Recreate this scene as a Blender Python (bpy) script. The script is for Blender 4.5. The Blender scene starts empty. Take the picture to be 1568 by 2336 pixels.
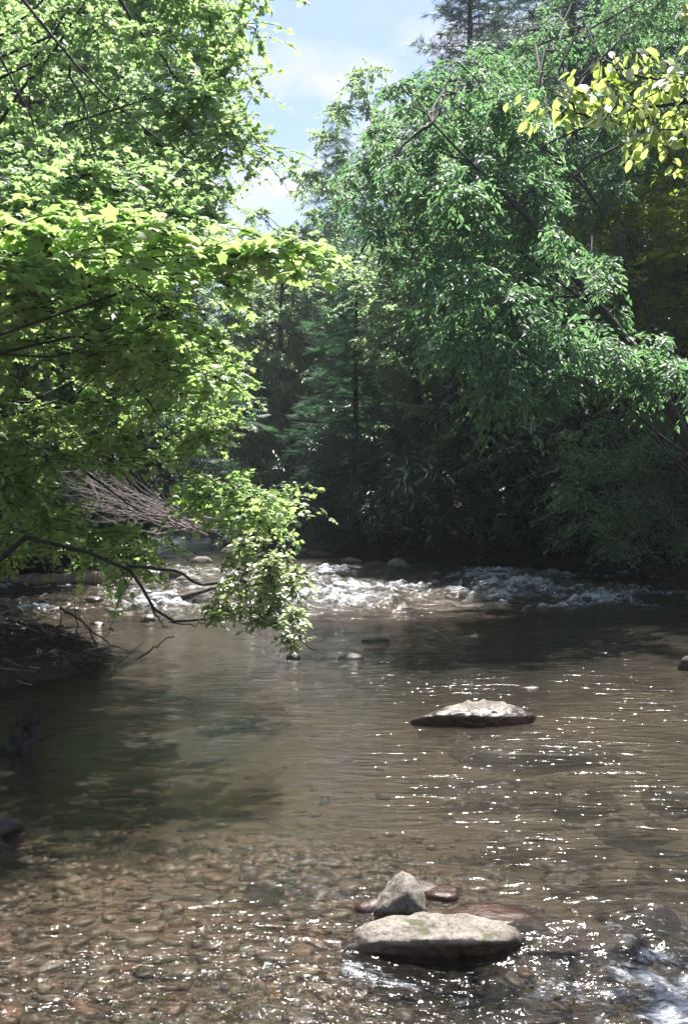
import bpy, math, random
import numpy as np
from mathutils import Vector, Matrix, Quaternion
from math import radians as rad

scene = bpy.context.scene
COL = scene.collection
rng = np.random.default_rng(11)
random.seed(11)

# ------------------------------------------------------------------ camera, sky, sun, exposure
CAMZ = 1.6
HAZE = 0.0006
cam_d = bpy.data.cameras.new('camera'); cam = bpy.data.objects.new('camera', cam_d); COL.objects.link(cam)
cam.location = (0, 0, CAMZ); cam.rotation_euler = (rad(90), 0, 0)
cam_d.sensor_fit = 'VERTICAL'; cam_d.sensor_height = 36; cam_d.lens = 35
cam_d.clip_start = 0.1; cam_d.clip_end = 2000
scene.camera = cam

SUN_EL, SUN_AZ = rad(66), rad(17)          # ahead of the camera and a little to the right
sdir = Vector((math.sin(SUN_AZ)*math.cos(SUN_EL), math.cos(SUN_AZ)*math.cos(SUN_EL), math.sin(SUN_EL)))
sl = bpy.data.lights.new('sun', 'SUN'); sun = bpy.data.objects.new('sun', sl); COL.objects.link(sun)
sl.energy = 4.7; sl.angle = rad(0.53); sl.color = (1.0, 0.95, 0.89)
sun.rotation_euler = sdir.to_track_quat('Z', 'Y').to_euler()

world = bpy.data.worlds.new('World'); scene.world = world; world.use_nodes = True
wt = world.node_tree; wt.nodes.clear()
def wn(t, **k):
    n = wt.nodes.new(t)
    for a, b in k.items(): setattr(n, a, b)
    return n
wo = wn('ShaderNodeOutputWorld'); bg = wn('ShaderNodeBackground'); bg.inputs['Strength'].default_value = 0.066
sky = wn('ShaderNodeTexSky', sky_type='NISHITA', sun_disc=False, sun_elevation=SUN_EL, sun_rotation=SUN_AZ,
         air_density=1.0, dust_density=1.1, ozone_density=2.0)
tc = wn('ShaderNodeTexCoord'); mp = wn('ShaderNodeMapping'); mp.inputs['Scale'].default_value = (1.0, 1.0, 2.0)
mp.inputs['Location'].default_value = (2.1, 1.7, 0.9)
nz = wn('ShaderNodeTexNoise'); nz.inputs['Scale'].default_value = 3.2; nz.inputs['Detail'].default_value = 9; nz.inputs['Roughness'].default_value = 0.55
cr = wn('ShaderNodeValToRGB'); cr.color_ramp.elements[0].position = 0.55; cr.color_ramp.elements[1].position = 0.70
mx = wn('ShaderNodeMix', data_type='RGBA'); mx.inputs[7].default_value = (6.0, 5.4, 5.9, 1)
wt.links.new(tc.outputs['Generated'], mp.inputs['Vector']); wt.links.new(mp.outputs[0], nz.inputs['Vector'])
wt.links.new(nz.outputs['Fac'], cr.inputs['Fac']); wt.links.new(cr.outputs['Color'], mx.inputs[0])
wt.links.new(sky.outputs[0], mx.inputs[6]); wt.links.new(mx.outputs[2], bg.inputs['Color']); wt.links.new(bg.outputs[0], wo.inputs['Surface'])

scene.view_settings.view_transform = 'Standard'; scene.view_settings.look = 'None'
scene.view_settings.exposure = 1.57; scene.view_settings.gamma = 1.0; scene.view_settings.use_curve_mapping = False
cy = scene.cycles if hasattr(scene, 'cycles') else None
if cy:
    cy.use_denoising = True; cy.max_bounces = 7; cy.diffuse_bounces = 4; cy.glossy_bounces = 3
    cy.transmission_bounces = 4; cy.transparent_max_bounces = 8; cy.sample_clamp_indirect = 6.0; cy.volume_bounces = 0

# ------------------------------------------------------------------ helpers
F = 2335 * 35 / 36.0
def at(u, v, Y):
    """a place in the world seen at (u, v) of the 1568 x 2335 photograph, Y metres away"""
    return np.array(((u - 784) / F * Y, Y, CAMZ - (v - 1167.5) / F * Y))

def mesh_np(name, V, polys, smooth=False, mats=()):
    """polys: list of (array (n,k)) face arrays, k may differ per array"""
    me = bpy.data.meshes.new(name)
    V = np.asarray(V, np.float32).reshape(-1, 3)
    me.vertices.add(len(V)); me.vertices.foreach_set('co', V.ravel())
    polys = [np.asarray(p, np.int32) for p in polys if len(p)]
    tot = np.concatenate([np.full(len(p), p.shape[1], np.int32) for p in polys])
    loops = np.concatenate([p.ravel() for p in polys])
    me.loops.add(len(loops)); me.loops.foreach_set('vertex_index', loops)
    start = np.concatenate(([0], np.cumsum(tot)[:-1])).astype(np.int32)
    me.polygons.add(len(tot)); me.polygons.foreach_set('loop_start', start)
    try: me.polygons.foreach_set('loop_total', tot)
    except Exception: pass
    if smooth: me.polygons.foreach_set('use_smooth', np.ones(len(tot), bool))
    for m in mats: me.materials.append(m)
    me.update(calc_edges=True); me.validate()
    return me

def obj(name, me, parent=None, loc=None):
    o = bpy.data.objects.new(name, me); COL.objects.link(o)
    if parent is not None: o.parent = parent
    if loc is not None: o.location = loc
    return o
def tag(o, label=None, cat=None, group=None, kind=None):
    if label: o['label'] = label
    if cat: o['category'] = cat
    if group: o['group'] = group
    if kind: o['kind'] = kind
    return o
def empty(name, loc, rz=0.0):
    o = bpy.data.objects.new(name, None); COL.objects.link(o); o.location = tuple(float(a) for a in loc); o.rotation_euler = (0, 0, rz)
    o.empty_display_size = 0.2
    return o
CH = {}
def copy_tree(o, parent=None):
    c = o.copy(); COL.objects.link(c); c.parent = parent
    for ch in CH.get(o.name, []): copy_tree(ch, c)
    return c

# noise in numpy
_perm = np.random.default_rng(5).permutation(512).astype(np.int64)
_perm = np.concatenate([_perm, _perm])
_ang = np.random.default_rng(6).uniform(0, 2*np.pi, 512)
def perlin(x, y):
    x = np.asarray(x, float); y = np.asarray(y, float)
    xi = np.floor(x).astype(np.int64); yi = np.floor(y).astype(np.int64)
    xf = x - xi; yf = y - yi
    def g(ix, iy, dx, dy):
        h = _perm[(_perm[ix & 511] + iy) & 511]
        a = _ang[h]
        return np.cos(a)*dx + np.sin(a)*dy
    s = lambda t: t*t*t*(t*(t*6-15)+10)
    u = s(xf); v = s(yf)
    a = g(xi, yi, xf, yf); b = g(xi+1, yi, xf-1, yf); c = g(xi, yi+1, xf, yf-1); d = g(xi+1, yi+1, xf-1, yf-1)
    return (a*(1-u)+b*u)*(1-v) + (c*(1-u)+d*u)*v
def fbm(x, y, o=4, r=0.5):
    t = 0; a = 1.0
    for i in range(o):
        t = t + a*perlin(x*2**i + 17.3*i, y*2**i - 9.1*i); a *= r
    return t
def sst(a, b, x):
    t = np.clip((np.asarray(x, float) - a)/(b - a), 0, 1); return t*t*(3-2*t)

# ------------------------------------------------------------------ materials
def mat(name):
    m = bpy.data.materials.new(name); m.use_nodes = True
    nt = m.node_tree; nt.nodes.clear()
    return m, nt
class N:
    def __init__(s, nt): s.nt = nt
    def __call__(s, t, ins=None, **k):
        n = s.nt.nodes.new(t)
        for a, b in k.items(): setattr(n, a, b)
        for a, b in (ins or {}).items():
            if isinstance(b, bpy.types.NodeSocket): s.nt.links.new(b, n.inputs[a])
            else: n.inputs[a].default_value = b
        return n
    def mix(s, fac, a, b, mode='MIX'):
        n = s.nt.nodes.new('ShaderNodeMix'); n.data_type = 'RGBA'; n.blend_type = mode
        for i, val in ((0, fac), (6, a), (7, b)):
            if isinstance(val, bpy.types.NodeSocket): s.nt.links.new(val, n.inputs[i])
            else: n.inputs[i].default_value = val if i == 0 or len(val) == 4 else (*val, 1)
        return n.outputs[2]
    def math(s, op, a, b=0.0, clamp=False):
        n = s.nt.nodes.new('ShaderNodeMath'); n.operation = op; n.use_clamp = clamp
        for i, val in ((0, a), (1, b)):
            if isinstance(val, bpy.types.NodeSocket): s.nt.links.new(val, n.inputs[i])
            else: n.inputs[i].default_value = val
        return n.outputs[0]
    def ramp(s, fac, stops):
        n = s.nt.nodes.new('ShaderNodeValToRGB'); s.nt.links.new(fac, n.inputs[0])
        e = n.color_ramp.elements
        while len(e) < len(stops): e.new(0.5)
        for i, (p, c) in enumerate(stops):
            e[i].position = p; e[i].color = (*c, 1) if len(c) == 3 else c
        return n.outputs[0]

def leaf_mat(name, c1, c2, t1, t2, gloss=0.08, rough=0.35, tmix=0.45):
    """c: reflected colour range, t: light passing through the leaf"""
    m, nt = mat(name); n = N(nt)
    geo = n('ShaderNodeNewGeometry'); r = geo.outputs['Random Per Island']
    oi = n('ShaderNodeObjectInfo')
    r = n.math('FRACT', n.math('ADD', r, oi.outputs['Random']))
    col = n.mix(r, c1, c2); tcol = n.mix(r, t1, t2)
    d = n('ShaderNodeBsdfDiffuse', {'Color': col}); t = n('ShaderNodeBsdfTranslucent', {'Color': tcol})
    ms = n('ShaderNodeMixShader', {0: tmix, 1: d.outputs[0], 2: t.outputs[0]})
    g = n('ShaderNodeBsdfGlossy', {'Color': (1, 1, 1, 1), 'Roughness': rough})
    fr = n('ShaderNodeLayerWeight', {'Blend': 0.35})
    f = n.math('MULTIPLY_ADD', fr.outputs['Fresnel'], gloss*3.0); f.node.inputs[2].default_value = gloss*0.45
    ms2 = n('ShaderNodeMixShader', {0: f, 1: ms.outputs[0], 2: g.outputs[0]})
    n('ShaderNodeOutputMaterial', {'Surface': ms2.outputs[0]})
    return m
M = {}
M['maple'] = leaf_mat('maple_leaf', (.065,.145,.05), (.105,.18,.065), (.36,.60,.15), (.56,.73,.26), .05, .5, .62)
M['maple_up'] = leaf_mat('maple_leaf_upper', (.06,.13,.055), (.10,.165,.075), (.32,.54,.17), (.54,.72,.30), .05, .5, .62)
M['shrub'] = leaf_mat('alder_leaf', (.11,.17,.07), (.15,.20,.09), (.36,.48,.14), (.52,.60,.24), .06, .5, .5)
M['beech'] = leaf_mat('beech_leaf', (.04,.11,.055), (.07,.145,.08), (.14,.35,.13), (.30,.50,.19), .03, .55, .5)
M['birch'] = leaf_mat('birch_leaf', (.06,.115,.065), (.09,.145,.085), (.26,.42,.17), (.42,.56,.24), .05, .5, .58)
M['yellow'] = leaf_mat('sunny_leaf', (.07,.12,.02), (.11,.16,.03), (.26,.42,.03), (.48,.56,.05), .04, .5, .55)
M['pale'] = leaf_mat('far_leaf', (.06,.12,.06), (.095,.155,.085), (.30,.46,.20), (.46,.60,.30), .04, .5, .6)
M['near'] = leaf_mat('near_leaf', (.10,.16,.05), (.14,.20,.07), (.40,.56,.12), (.58,.68,.22), .05, .45, .6)
M['hemlock'] = leaf_mat('hemlock_needle', (.025,.085,.055), (.045,.12,.075), (.08,.25,.11), (.16,.36,.15), .03, .55, .42)
M['pine'] = leaf_mat('pine_needle', (.05,.10,.075), (.075,.13,.095), (.10,.20,.12), (.16,.28,.16), .05, .45, .4)
M['rhodo'] = leaf_mat('rhododendron_leaf', (.022,.07,.04), (.045,.105,.06), (.04,.12,.04), (.08,.17,.06), .08, .42, .15)
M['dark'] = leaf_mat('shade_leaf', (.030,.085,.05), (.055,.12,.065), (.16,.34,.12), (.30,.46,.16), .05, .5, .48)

def bark_mat(name, c1, c2, sc=14):
    m, nt = mat(name); n = N(nt)
    tcn = n('ShaderNodeTexCoord'); mpn = n('ShaderNodeMapping', {'Vector': tcn.outputs['Object'], 'Scale': (sc, sc, sc*.35)})
    nz = n('ShaderNodeTexNoise', {'Vector': mpn.outputs[0], 'Scale': 1.0, 'Detail': 6, 'Roughness': .65})
    col = n.ramp(nz.outputs['Fac'], [(.3, c1), (.7, c2)])
    b = n('ShaderNodeBump', {'Height': nz.outputs['Fac'], 'Strength': .6, 'Distance': .02})
    p = n('ShaderNodeBsdfPrincipled', {'Base Color': col, 'Roughness': .85, 'Normal': b.outputs[0]})
    n('ShaderNodeOutputMaterial', {'Surface': p.outputs[0]})
    return m
M['bark'] = bark_mat('dark_bark', (.012,.010,.010), (.045,.037,.033))
M['bark_grey'] = bark_mat('grey_bark', (.05,.045,.04), (.16,.14,.12))
M['drift'] = bark_mat('driftwood', (.16,.13,.13), (.40,.34,.34), 30)
M['stick'] = bark_mat('damp_stick', (.02,.013,.012), (.11,.07,.065), 30)
M['log'] = bark_mat('weathered_log', (.09,.06,.04), (.30,.24,.19), 9)

def rock_mat(name, c1, c2, moss=0.0, wet=0.03, tint=None, mossc=(.055,.062,.022)):
    m, nt = mat(name); n = N(nt)
    tcn = n('ShaderNodeTexCoord'); geo = n('ShaderNodeNewGeometry'); oi = n('ShaderNodeObjectInfo')
    n1 = n('ShaderNodeTexNoise', {'Vector': geo.outputs['Position'], 'Scale': 9.0, 'Detail': 8, 'Roughness': .62})
    n2 = n('ShaderNodeTexNoise', {'Vector': geo.outputs['Position'], 'Scale': 70.0, 'Detail': 5, 'Roughness': .7})
    col = n.ramp(n1.outputs['Fac'], [(.3, c1), (.68, c2)])
    sp = n.ramp(n2.outputs['Fac'], [(.36, (.38,.35,.33)), (.56, (1, 1, 1))])
    n6 = n('ShaderNodeTexNoise', {'Vector': geo.outputs['Position'], 'Scale': 24.0, 'Detail': 6, 'Roughness': .7, 'Distortion': 1.2})
    col = n.mix(.75, col, n.ramp(n6.outputs['Fac'], [(.38, (.52,.48,.44)), (.52, (1, 1, 1))]), 'MULTIPLY')
    col = n.mix(.8, col, sp, 'MULTIPLY')
    sep = n('ShaderNodeSeparateXYZ', {0: geo.outputs['Position']})
    if moss:
        n3 = n('ShaderNodeTexNoise', {'Vector': geo.outputs['Position'], 'Scale': 11.0, 'Detail': 5})
        mf = n.ramp(n3.outputs['Fac'], [(.62-moss*.25, (0,0,0)), (.70-moss*.2, (1,1,1))])
        col = n.mix(n.math('MULTIPLY', mf, .85), col, mossc)
    # uneven dark band above the water: damp, and shade painted on undercut rocks
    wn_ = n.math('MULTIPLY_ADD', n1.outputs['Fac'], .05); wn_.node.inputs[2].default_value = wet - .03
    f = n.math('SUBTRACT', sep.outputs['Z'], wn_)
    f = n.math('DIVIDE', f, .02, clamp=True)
    wet_shade_c = n.mix(1.0, col, (.30,.26,.23), 'MULTIPLY')
    col = n.mix(f, wet_shade_c, col)
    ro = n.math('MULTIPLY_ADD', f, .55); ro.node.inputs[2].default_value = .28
    b = n('ShaderNodeBump', {'Height': n2.outputs['Fac'], 'Strength': .5, 'Distance': .006})
    b2 = n('ShaderNodeBump', {'Height': n1.outputs['Fac'], 'Strength': .6, 'Distance': .03, 'Normal': b.outputs[0]})
    p = n('ShaderNodeBsdfPrincipled', {'Base Color': col, 'Roughness': ro, 'Normal': b2.outputs[0]})
    n('ShaderNodeOutputMaterial', {'Surface': p.outputs[0]})
    return m
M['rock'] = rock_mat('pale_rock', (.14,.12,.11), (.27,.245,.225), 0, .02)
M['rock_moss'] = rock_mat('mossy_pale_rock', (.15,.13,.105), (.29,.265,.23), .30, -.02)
M['rock_wet_shade'] = rock_mat('pale_rock_wet_shade_foot', (.14,.12,.10), (.33,.30,.26), .3, .026)  # dark foot is damp stone plus underside shade put into the colour
M['rock_wet_shade_high'] = rock_mat('pale_rock_wet_shade_side', (.15,.13,.105), (.32,.29,.25), .1, .115)  # band raised past the damp line to paint the shaded front dark
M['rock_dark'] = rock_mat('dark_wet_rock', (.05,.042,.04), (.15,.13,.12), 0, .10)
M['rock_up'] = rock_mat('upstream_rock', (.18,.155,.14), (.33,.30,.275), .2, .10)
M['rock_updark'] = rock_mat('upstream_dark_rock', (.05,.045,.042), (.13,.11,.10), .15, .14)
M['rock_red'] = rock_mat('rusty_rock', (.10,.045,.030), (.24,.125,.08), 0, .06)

def stone_mat():
    m, nt = mat('river_stone'); n = N(nt)
    geo = n('ShaderNodeNewGeometry'); oi = n('ShaderNodeObjectInfo')
    r = n.math('FRACT', n.math('ADD', geo.outputs['Random Per Island'], oi.outputs['Random']))
    col = n.ramp(r, [(0, (.10,.066,.05)), (.2, (.19,.145,.11)), (.4, (.075,.066,.062)), (.6, (.22,.175,.135)), (.72, (.06,.058,.06)), (.88, (.22,.115,.07)), (1, (.31,.275,.24))])
    nz = n('ShaderNodeTexNoise', {'Vector': geo.outputs['Position'], 'Scale': 30.0, 'Detail': 5})
    v = n.ramp(nz.outputs['Fac'], [(.3, (.5,.5,.5)), (.7, (1.1,1.1,1.1))])
    col = n.mix(1.0, col, v, 'MULTIPLY')
    b = n('ShaderNodeBump', {'Height': nz.outputs['Fac'], 'Strength': .4, 'Distance': .01})
    p = n('ShaderNodeBsdfPrincipled', {'Base Color': col, 'Roughness': .5, 'Normal': b.outputs[0]})
    n('ShaderNodeOutputMaterial', {'Surface': p.outputs[0]})
    return m
M['stone'] = stone_mat()

def ground_mat():
    m, nt = mat('ground_soil_and_sand'); n = N(nt)
    geo = n('ShaderNodeNewGeometry'); pos = geo.outputs['Position']
    a = n('ShaderNodeTexNoise', {'Vector': pos, 'Scale': 1.3, 'Detail': 7, 'Roughness': .6})
    b = n('ShaderNodeTexNoise', {'Vector': pos, 'Scale': 14.0, 'Detail': 6, 'Roughness': .65})
    c = n('ShaderNodeTexVoronoi', {'Vector': pos, 'Scale': 5.0})
    bed = n.ramp(a.outputs['Fac'], [(.30, (.032,.025,.023)), (.44, (.095,.074,.057)), (.56, (.155,.122,.093)), (.70, (.085,.040,.031))])
    g = n.ramp(b.outputs['Fac'], [(.3, (.45,.45,.45)), (.65, (1.15,1.12,1.05))])
    bed = n.mix(.9, bed, g, 'MULTIPLY')
    litter = n.ramp(b.outputs['Fac'], [(.3, (.018,.014,.010)), (.7, (.07,.048,.03))])
    at_ = n('ShaderNodeAttribute', attribute_name='land')
    col = n.mix(at_.outputs['Fac'], bed, litter)
    bp = n('ShaderNodeBump', {'Height': b.outputs['Fac'], 'Strength': .7, 'Distance': .04})
    p = n('ShaderNodeBsdfPrincipled', {'Base Color': col, 'Roughness': .85, 'Normal': bp.outputs[0]})
    n('ShaderNodeOutputMaterial', {'Surface': p.outputs[0]})
    return m
M['ground'] = ground_mat()

def water_mat():
    m, nt = mat('river_water'); n = N(nt)
    geo = n('ShaderNodeNewGeometry'); pos = geo.outputs['Position']
    ra = n('ShaderNodeAttribute', attribute_name='riffle').outputs['Fac']
    fo = n('ShaderNodeAttribute', attribute_name='foam').outputs['Fac']
    dp = n('ShaderNodeAttribute', attribute_name='depth').outputs['Fac']
    m1 = n('ShaderNodeMapping', {'Vector': pos, 'Scale': (2.6, 7.5, 5.0), 'Rotation': (0, 0, rad(6))})
    m2 = n('ShaderNodeMapping', {'Vector': pos, 'Scale': (9, 21, 12), 'Rotation': (0, 0, rad(-9))})
    m3 = n('ShaderNodeMapping', {'Vector': pos, 'Scale': (28, 55, 30), 'Rotation': (0, 0, rad(14))})
    n1 = n('ShaderNodeTexNoise', {'Vector': m1.outputs[0], 'Scale': 1.0, 'Detail': 2, 'Roughness': .45, 'Distortion': .8})
    n2 = n('ShaderNodeTexNoise', {'Vector': m2.outputs[0], 'Scale': 1.0, 'Detail': 1.5, 'Roughness': .5, 'Distortion': .9})
    n3 = n('ShaderNodeTexNoise', {'Vector': m3.outputs[0], 'Scale': 1.0, 'Detail': 2, 'Roughness': .5})
    h1 = n.math('MULTIPLY', n1.outputs['Fac'], .080)
    h2 = n.math('MULTIPLY', n2.outputs['Fac'], .022)
    h3 = n.math('MULTIPLY', n3.outputs['Fac'], .009)
    h = n.math('ADD', n.math('ADD', h1, h2), h3)
    h = n.math('MULTIPLY', h, ra)
    bp = n('ShaderNodeBump', {'Height': h, 'Strength': 1.0, 'Distance': 1.0})
    nrm = bp.outputs[0]
    fr = n('ShaderNodeFresnel', {'IOR': 1.333, 'Normal': nrm})
    gl = n('ShaderNodeBsdfGlossy', {'Color': (1, 1, 1, 1), 'Roughness': .10, 'Normal': nrm})
    tr = n('ShaderNodeBsdfTransparent', {'Color': (.86, .84, .78, 1)})
    murk = n('ShaderNodeBsdfDiffuse', {'Color': (.055, .050, .040, 1), 'Normal': nrm})
    ex = n.math('SUBTRACT', 1.0, n.math('EXPONENT', n.math('MULTIPLY', dp, -1.0)))
    rf = n('ShaderNodeBsdfRefraction', {'Color': (.90, .88, .82, 1), 'Roughness': .0, 'IOR': 1.333, 'Normal': nrm})
    clear = n('ShaderNodeMixShader', {0: .38, 1: tr.outputs[0], 2: rf.outputs[0]})
    body = n('ShaderNodeMixShader', {0: ex, 1: clear.outputs[0], 2: murk.outputs[0]})
    surf = n('ShaderNodeMixShader', {0: fr.outputs[0], 1: body.outputs[0], 2: gl.outputs[0]})
    # foam
    m4 = n('ShaderNodeMapping', {'Vector': pos, 'Scale': (5, 11, 12)})
    n4 = n('ShaderNodeTexNoise', {'Vector': m4.outputs[0], 'Scale': 1.0, 'Detail': 7, 'Roughness': .72})
    f = n.math('ADD', fo, n.math('MULTIPLY', n.math('SUBTRACT', n4.outputs['Fac'], .5), 3.0))
    m5 = n('ShaderNodeMapping', {'Vector': pos, 'Scale': (34, 60, 34)})
    n5 = n('ShaderNodeTexNoise', {'Vector': m5.outputs[0], 'Scale': 1.0, 'Detail': 5, 'Roughness': .7})
    f = n.math('ADD', f, n.math('MULTIPLY', n.math('SUBTRACT', n5.outputs['Fac'], .5), 1.8))
    f = n.math('SUBTRACT', f, .38)
    f = n.math('MULTIPLY', f, 1.1, clamp=True)
    f = n.math('MULTIPLY', f, n.math('MULTIPLY', fo, 3.0, clamp=True))
    f = n.math('MULTIPLY', f, .85)
    foam = n('ShaderNodeBsdfDiffuse', {'Color': (.62, .66, .72, 1), 'Normal': nrm})
    fin = n('ShaderNodeMixShader', {0: f, 1: surf.outputs[0], 2: foam.outputs[0]})
    n('ShaderNodeOutputMaterial', {'Surface': fin.outputs[0]})
    return m
M['water'] = water_mat()

# ------------------------------------------------------------------ river shape
LB_Y = [-30, 0, 3, 6, 8, 10, 12, 14, 17, 21, 26, 32, 40, 46, 52, 60, 200]
LB_X = [-4.5, -3.6, -3.4, -3.5, -3.7, -3.9, -4.6, -5.6, -6.8, -7.4, -7.2, -6.8, -7.2, -9.5, -14, -20, -64]
RB_Y = [-30, 0, 3, 6, 10, 14, 18, 20, 22, 24, 27, 29, 31, 34, 38, 42, 46, 52, 60, 200]
RB_X = [6.5, 5.0, 4.6, 5.0, 6.6, 7.4, 7.3, 7.1, 6.3, 5.2, 3.6, 2.7, 1.3, 0.0, -1.8, -3.4, -5.2, -8.5, -13, -56]
def banks(y):
    return np.interp(y, LB_Y, LB_X), np.interp(y, RB_Y, RB_X)
def level(x, y):
    x = np.asarray(x, float); y = np.asarray(y, float)
    z = .07*sst(14.5, 17.5, y) + .08*sst(18.5, 21, y) + .06*sst(23, 26, y) + .12*sst(28, 45, y)
    z = z - .085*sst(3.95, 3.45, y + .10*np.sin(3*x))*sst(-.25, .75, x)
    return z
def bed(x, y):
    l, r = banks(y)
    d = np.minimum(x - l, r - x)
    dep = .10 + .30*sst(.2, 2.2, d)
    shallow = sst(6.3, 4.6, y + .35*x)*sst(1.3, -.2, x)
    dep = dep*(1-shallow) + .085*shallow
    rif = sst(14, 16, y)*sst(27, 24, y); dep = dep*(1-.55*rif)
    dep = dep + .05*fbm(x*.8, y*.8, 3)
    pool = np.exp(-(((x+1.6)/1.8)**2 + ((y-7.5)/2.2)**2)); dep = dep + .22*pool
    return np.maximum(dep, .05)
def ground_z(x, y):
    l, r = banks(y)
    d = np.minimum(x - l, r - x)                    # >0 in the river
    o = np.maximum(-d, 0)
    base = level(x, y)
    land = base + .55*sst(0, 1.4, o) + .06*o + .42*np.maximum(o-9, 0)**1.0*sst(9, 20, o)
    land = np.where(o > 70, base + .55 + 4.2 + .42*61 + (o-70)*.05, land)
    land = land + .25*fbm(x*.35, y*.35, 3)*sst(.3, 3, o)
    wet = base - bed(x, y)
    k = sst(.25, -.35, d)
    return wet*(1-k) + land*k

def axis(parts):
    out = []
    for a, b, n in parts: out.append(np.linspace(a, b, n, endpoint=False))
    return np.concatenate(out + [[parts[-1][1]]])
def grid_faces(nr, nc):
    i = np.arange((nr-1)*(nc-1)); r = i // (nc-1); c = i % (nc-1)
    a = r*nc + c
    return np.stack([a, a+1, a+nc+1, a+nc], 1)
gx = axis([(-160, -40, 24), (-40, -10, 50), (-10, 10, 230), (10, 40, 50), (40, 160, 24)])
gy = axis([(-40, 0, 20), (0, 12, 150), (12, 50, 150), (50, 220, 60)])
X, Y = np.meshgrid(gx, gy)
Zg = ground_z(X, Y)
me = mesh_np('ground', np.stack([X, Y, Zg], -1), [grid_faces(len(gy), len(gx))], True, [M['ground']])
l, r = banks(Y); dd = np.minimum(X-l, r-X)
a = me.attributes.new('land', 'FLOAT', 'POINT'); a.data.foreach_set('value', sst(.1, -.2, dd).astype(np.float32).ravel())
ground = tag(obj('ground', me), kind='structure')

# water sheet
NR, NC = 640, 560
t = np.linspace(0, 1, NR); wy = -1.0 + 3.2*np.minimum(t/.04, 1) + 0*t
tt = np.clip((t-.04)/.96, 0, 1); wy = np.where(t < .04, -6 + 8.3*t/.04, 2.3*(62/2.3)**tt)
s = np.linspace(-1, 1, NC); s = np.sign(s)*(.62*np.abs(s) + .38*np.abs(s)**3)
hw = np.interp(wy, [-6, 2.3, 8, 20, 30, 62], [5.2, 5.2, 6.6, 9.0, 9.5, 20])
WX = s[None, :]*hw[:, None] + np.interp(wy, [0, 40, 62], [0, 0, -8])[:, None]
WY = np.repeat(wy[:, None], NC, 1)
base = level(WX, WY)
rap = sst(14.2, 16.5, WY)*sst(28, 24, WY)
# rapids: ridged relief, crests lie across the stream
def ridge(fx, fy, ph, p=2.5):
    return np.clip(1 - 3.2*np.abs(fbm(WX*fx+ph, WY*fy+ph*1.7, 4, .55)), 0, 1)**p
big_m = np.clip(.45 + 1.2*fbm(WX*.33+5, WY*.30+9, 3) + .50*np.exp(-((WX-1.6)/3.6)**2-((WY-18)/4.5)**2), 0, 1.3)
rapid_m = rap*(.35+big_m)*sst(8.2, 6.8, WX)
L = rapid_m*(.10*ridge(.32, 1.15, 3.) + .055*ridge(.9, 1.9, 31.) + .02*ridge(3.0, 3.2, 47.)) + .035*ridge(1.2, 2.2, 61.)*sst(13.2, 14.4, WY)*sst(17, 15.4, WY)*sst(-1.2, -2.8, WX) + .035*ridge(1.0, .9, 91.)*sst(28, 31, WY)*sst(45, 38, WY)
near = sst(3.8, 3.1, WY)*.45 + sst(4.1, 3.0, WY)*.8
chute = np.exp(-(((WX-1.15)/.55)**2 + ((WY-3.25)/.45)**2))
pool = np.exp(-(((WX+1.6)/1.7)**2 + ((WY-7.6)/2.4)**2))
rif = .43 + 1.0*rap + .75*near + .5*chute - .27*pool + .50*sst(.8, -.8, WX)*sst(4.3, 3.5, WY) + .15*sst(26, 34, WY)
rif = rif*(1 - .5*np.exp(-((WY-5.1)/1.1)**2)*sst(1.2, -.6, WX))
rif = rif*np.clip(1 + .75*fbm(WX*.9+3, WY*.7, 4), .35, 2.2)
H = .014*fbm(WX*1.6+.5*WY, WY*3.2, 4)*rif + .0065*fbm(WX*3.3-.8*WY, WY*8.5+11, 3)*rif*sst(16, 11, WY) + .006*fbm(WX*7, WY*13+3, 3)*rif*sst(14, 9, WY)
H += rap*.03*fbm(WX*1.2, WY*2.4+40, 4) + L*1.1
H += .05*np.exp(-(((WX-.88)/.30)**2 + ((WY-3.78)/.13)**2)) + .05*np.exp(-(((WX-1.22)/.10)**2 + ((WY-3.95)/.09)**2))
# fan of fine ribs where the water bends round the flat rock
ang = np.arctan2(WY-3.55, WX-.25); rr = np.hypot(WX-.25, WY-3.6)
rr = np.hypot((WX-.32)/1.25, WY-3.55)
H += .0050*np.sin(rr*62 + 2.5*fbm(WX*3, WY*3, 3))*np.exp(-((rr-.66)/.20)**2)*sst(-.35, .25, np.sin(ang))*sst(-.4, .0, WX)
H += chute*.03*fbm(WX*7, WY*7, 4)
H += near*.016*fbm(WX*6+8, WY*9, 4)
WZ = base + H
me = mesh_np('water', np.stack([WX, WY, WZ], -1), [grid_faces(NR, NC)], True, [M['water']])
foam = 1.05*sst(.03, .13, L)*(.55 + .5*sst(-.2, .3, fbm(WX*.8+70, WY*.5, 3)))
foam = foam*(1-.35*sst(3, 6, WX))
foam += 1.15*np.exp(-(((WX-1.40)/.38)**2 + ((WY-3.32)/.40)**2)) + .35*np.exp(-(((WX-.9)/.5)**2 + ((WY-3.15)/.16)**2)) + .55*.75*np.exp(-(((WX-.12)/.24)**2 + ((WY-3.45)/.05)**2)) + .5*np.exp(-(((WX-.02)/.05)**2 + ((WY-3.58)/.12)**2))
foam += .42*np.exp(-(((WX-.75)/.22)**2 + ((WY-3.50)/.10)**2))
for nm, arr in (('riffle', rif), ('foam', foam), ('depth', np.maximum(WZ - ground_z(WX, WY), 0))):
    a = me.attributes.new(nm, 'FLOAT', 'POINT'); a.data.foreach_set('value', arr.astype(np.float32).ravel())
water = tag(obj('water', me), kind='structure')

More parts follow.
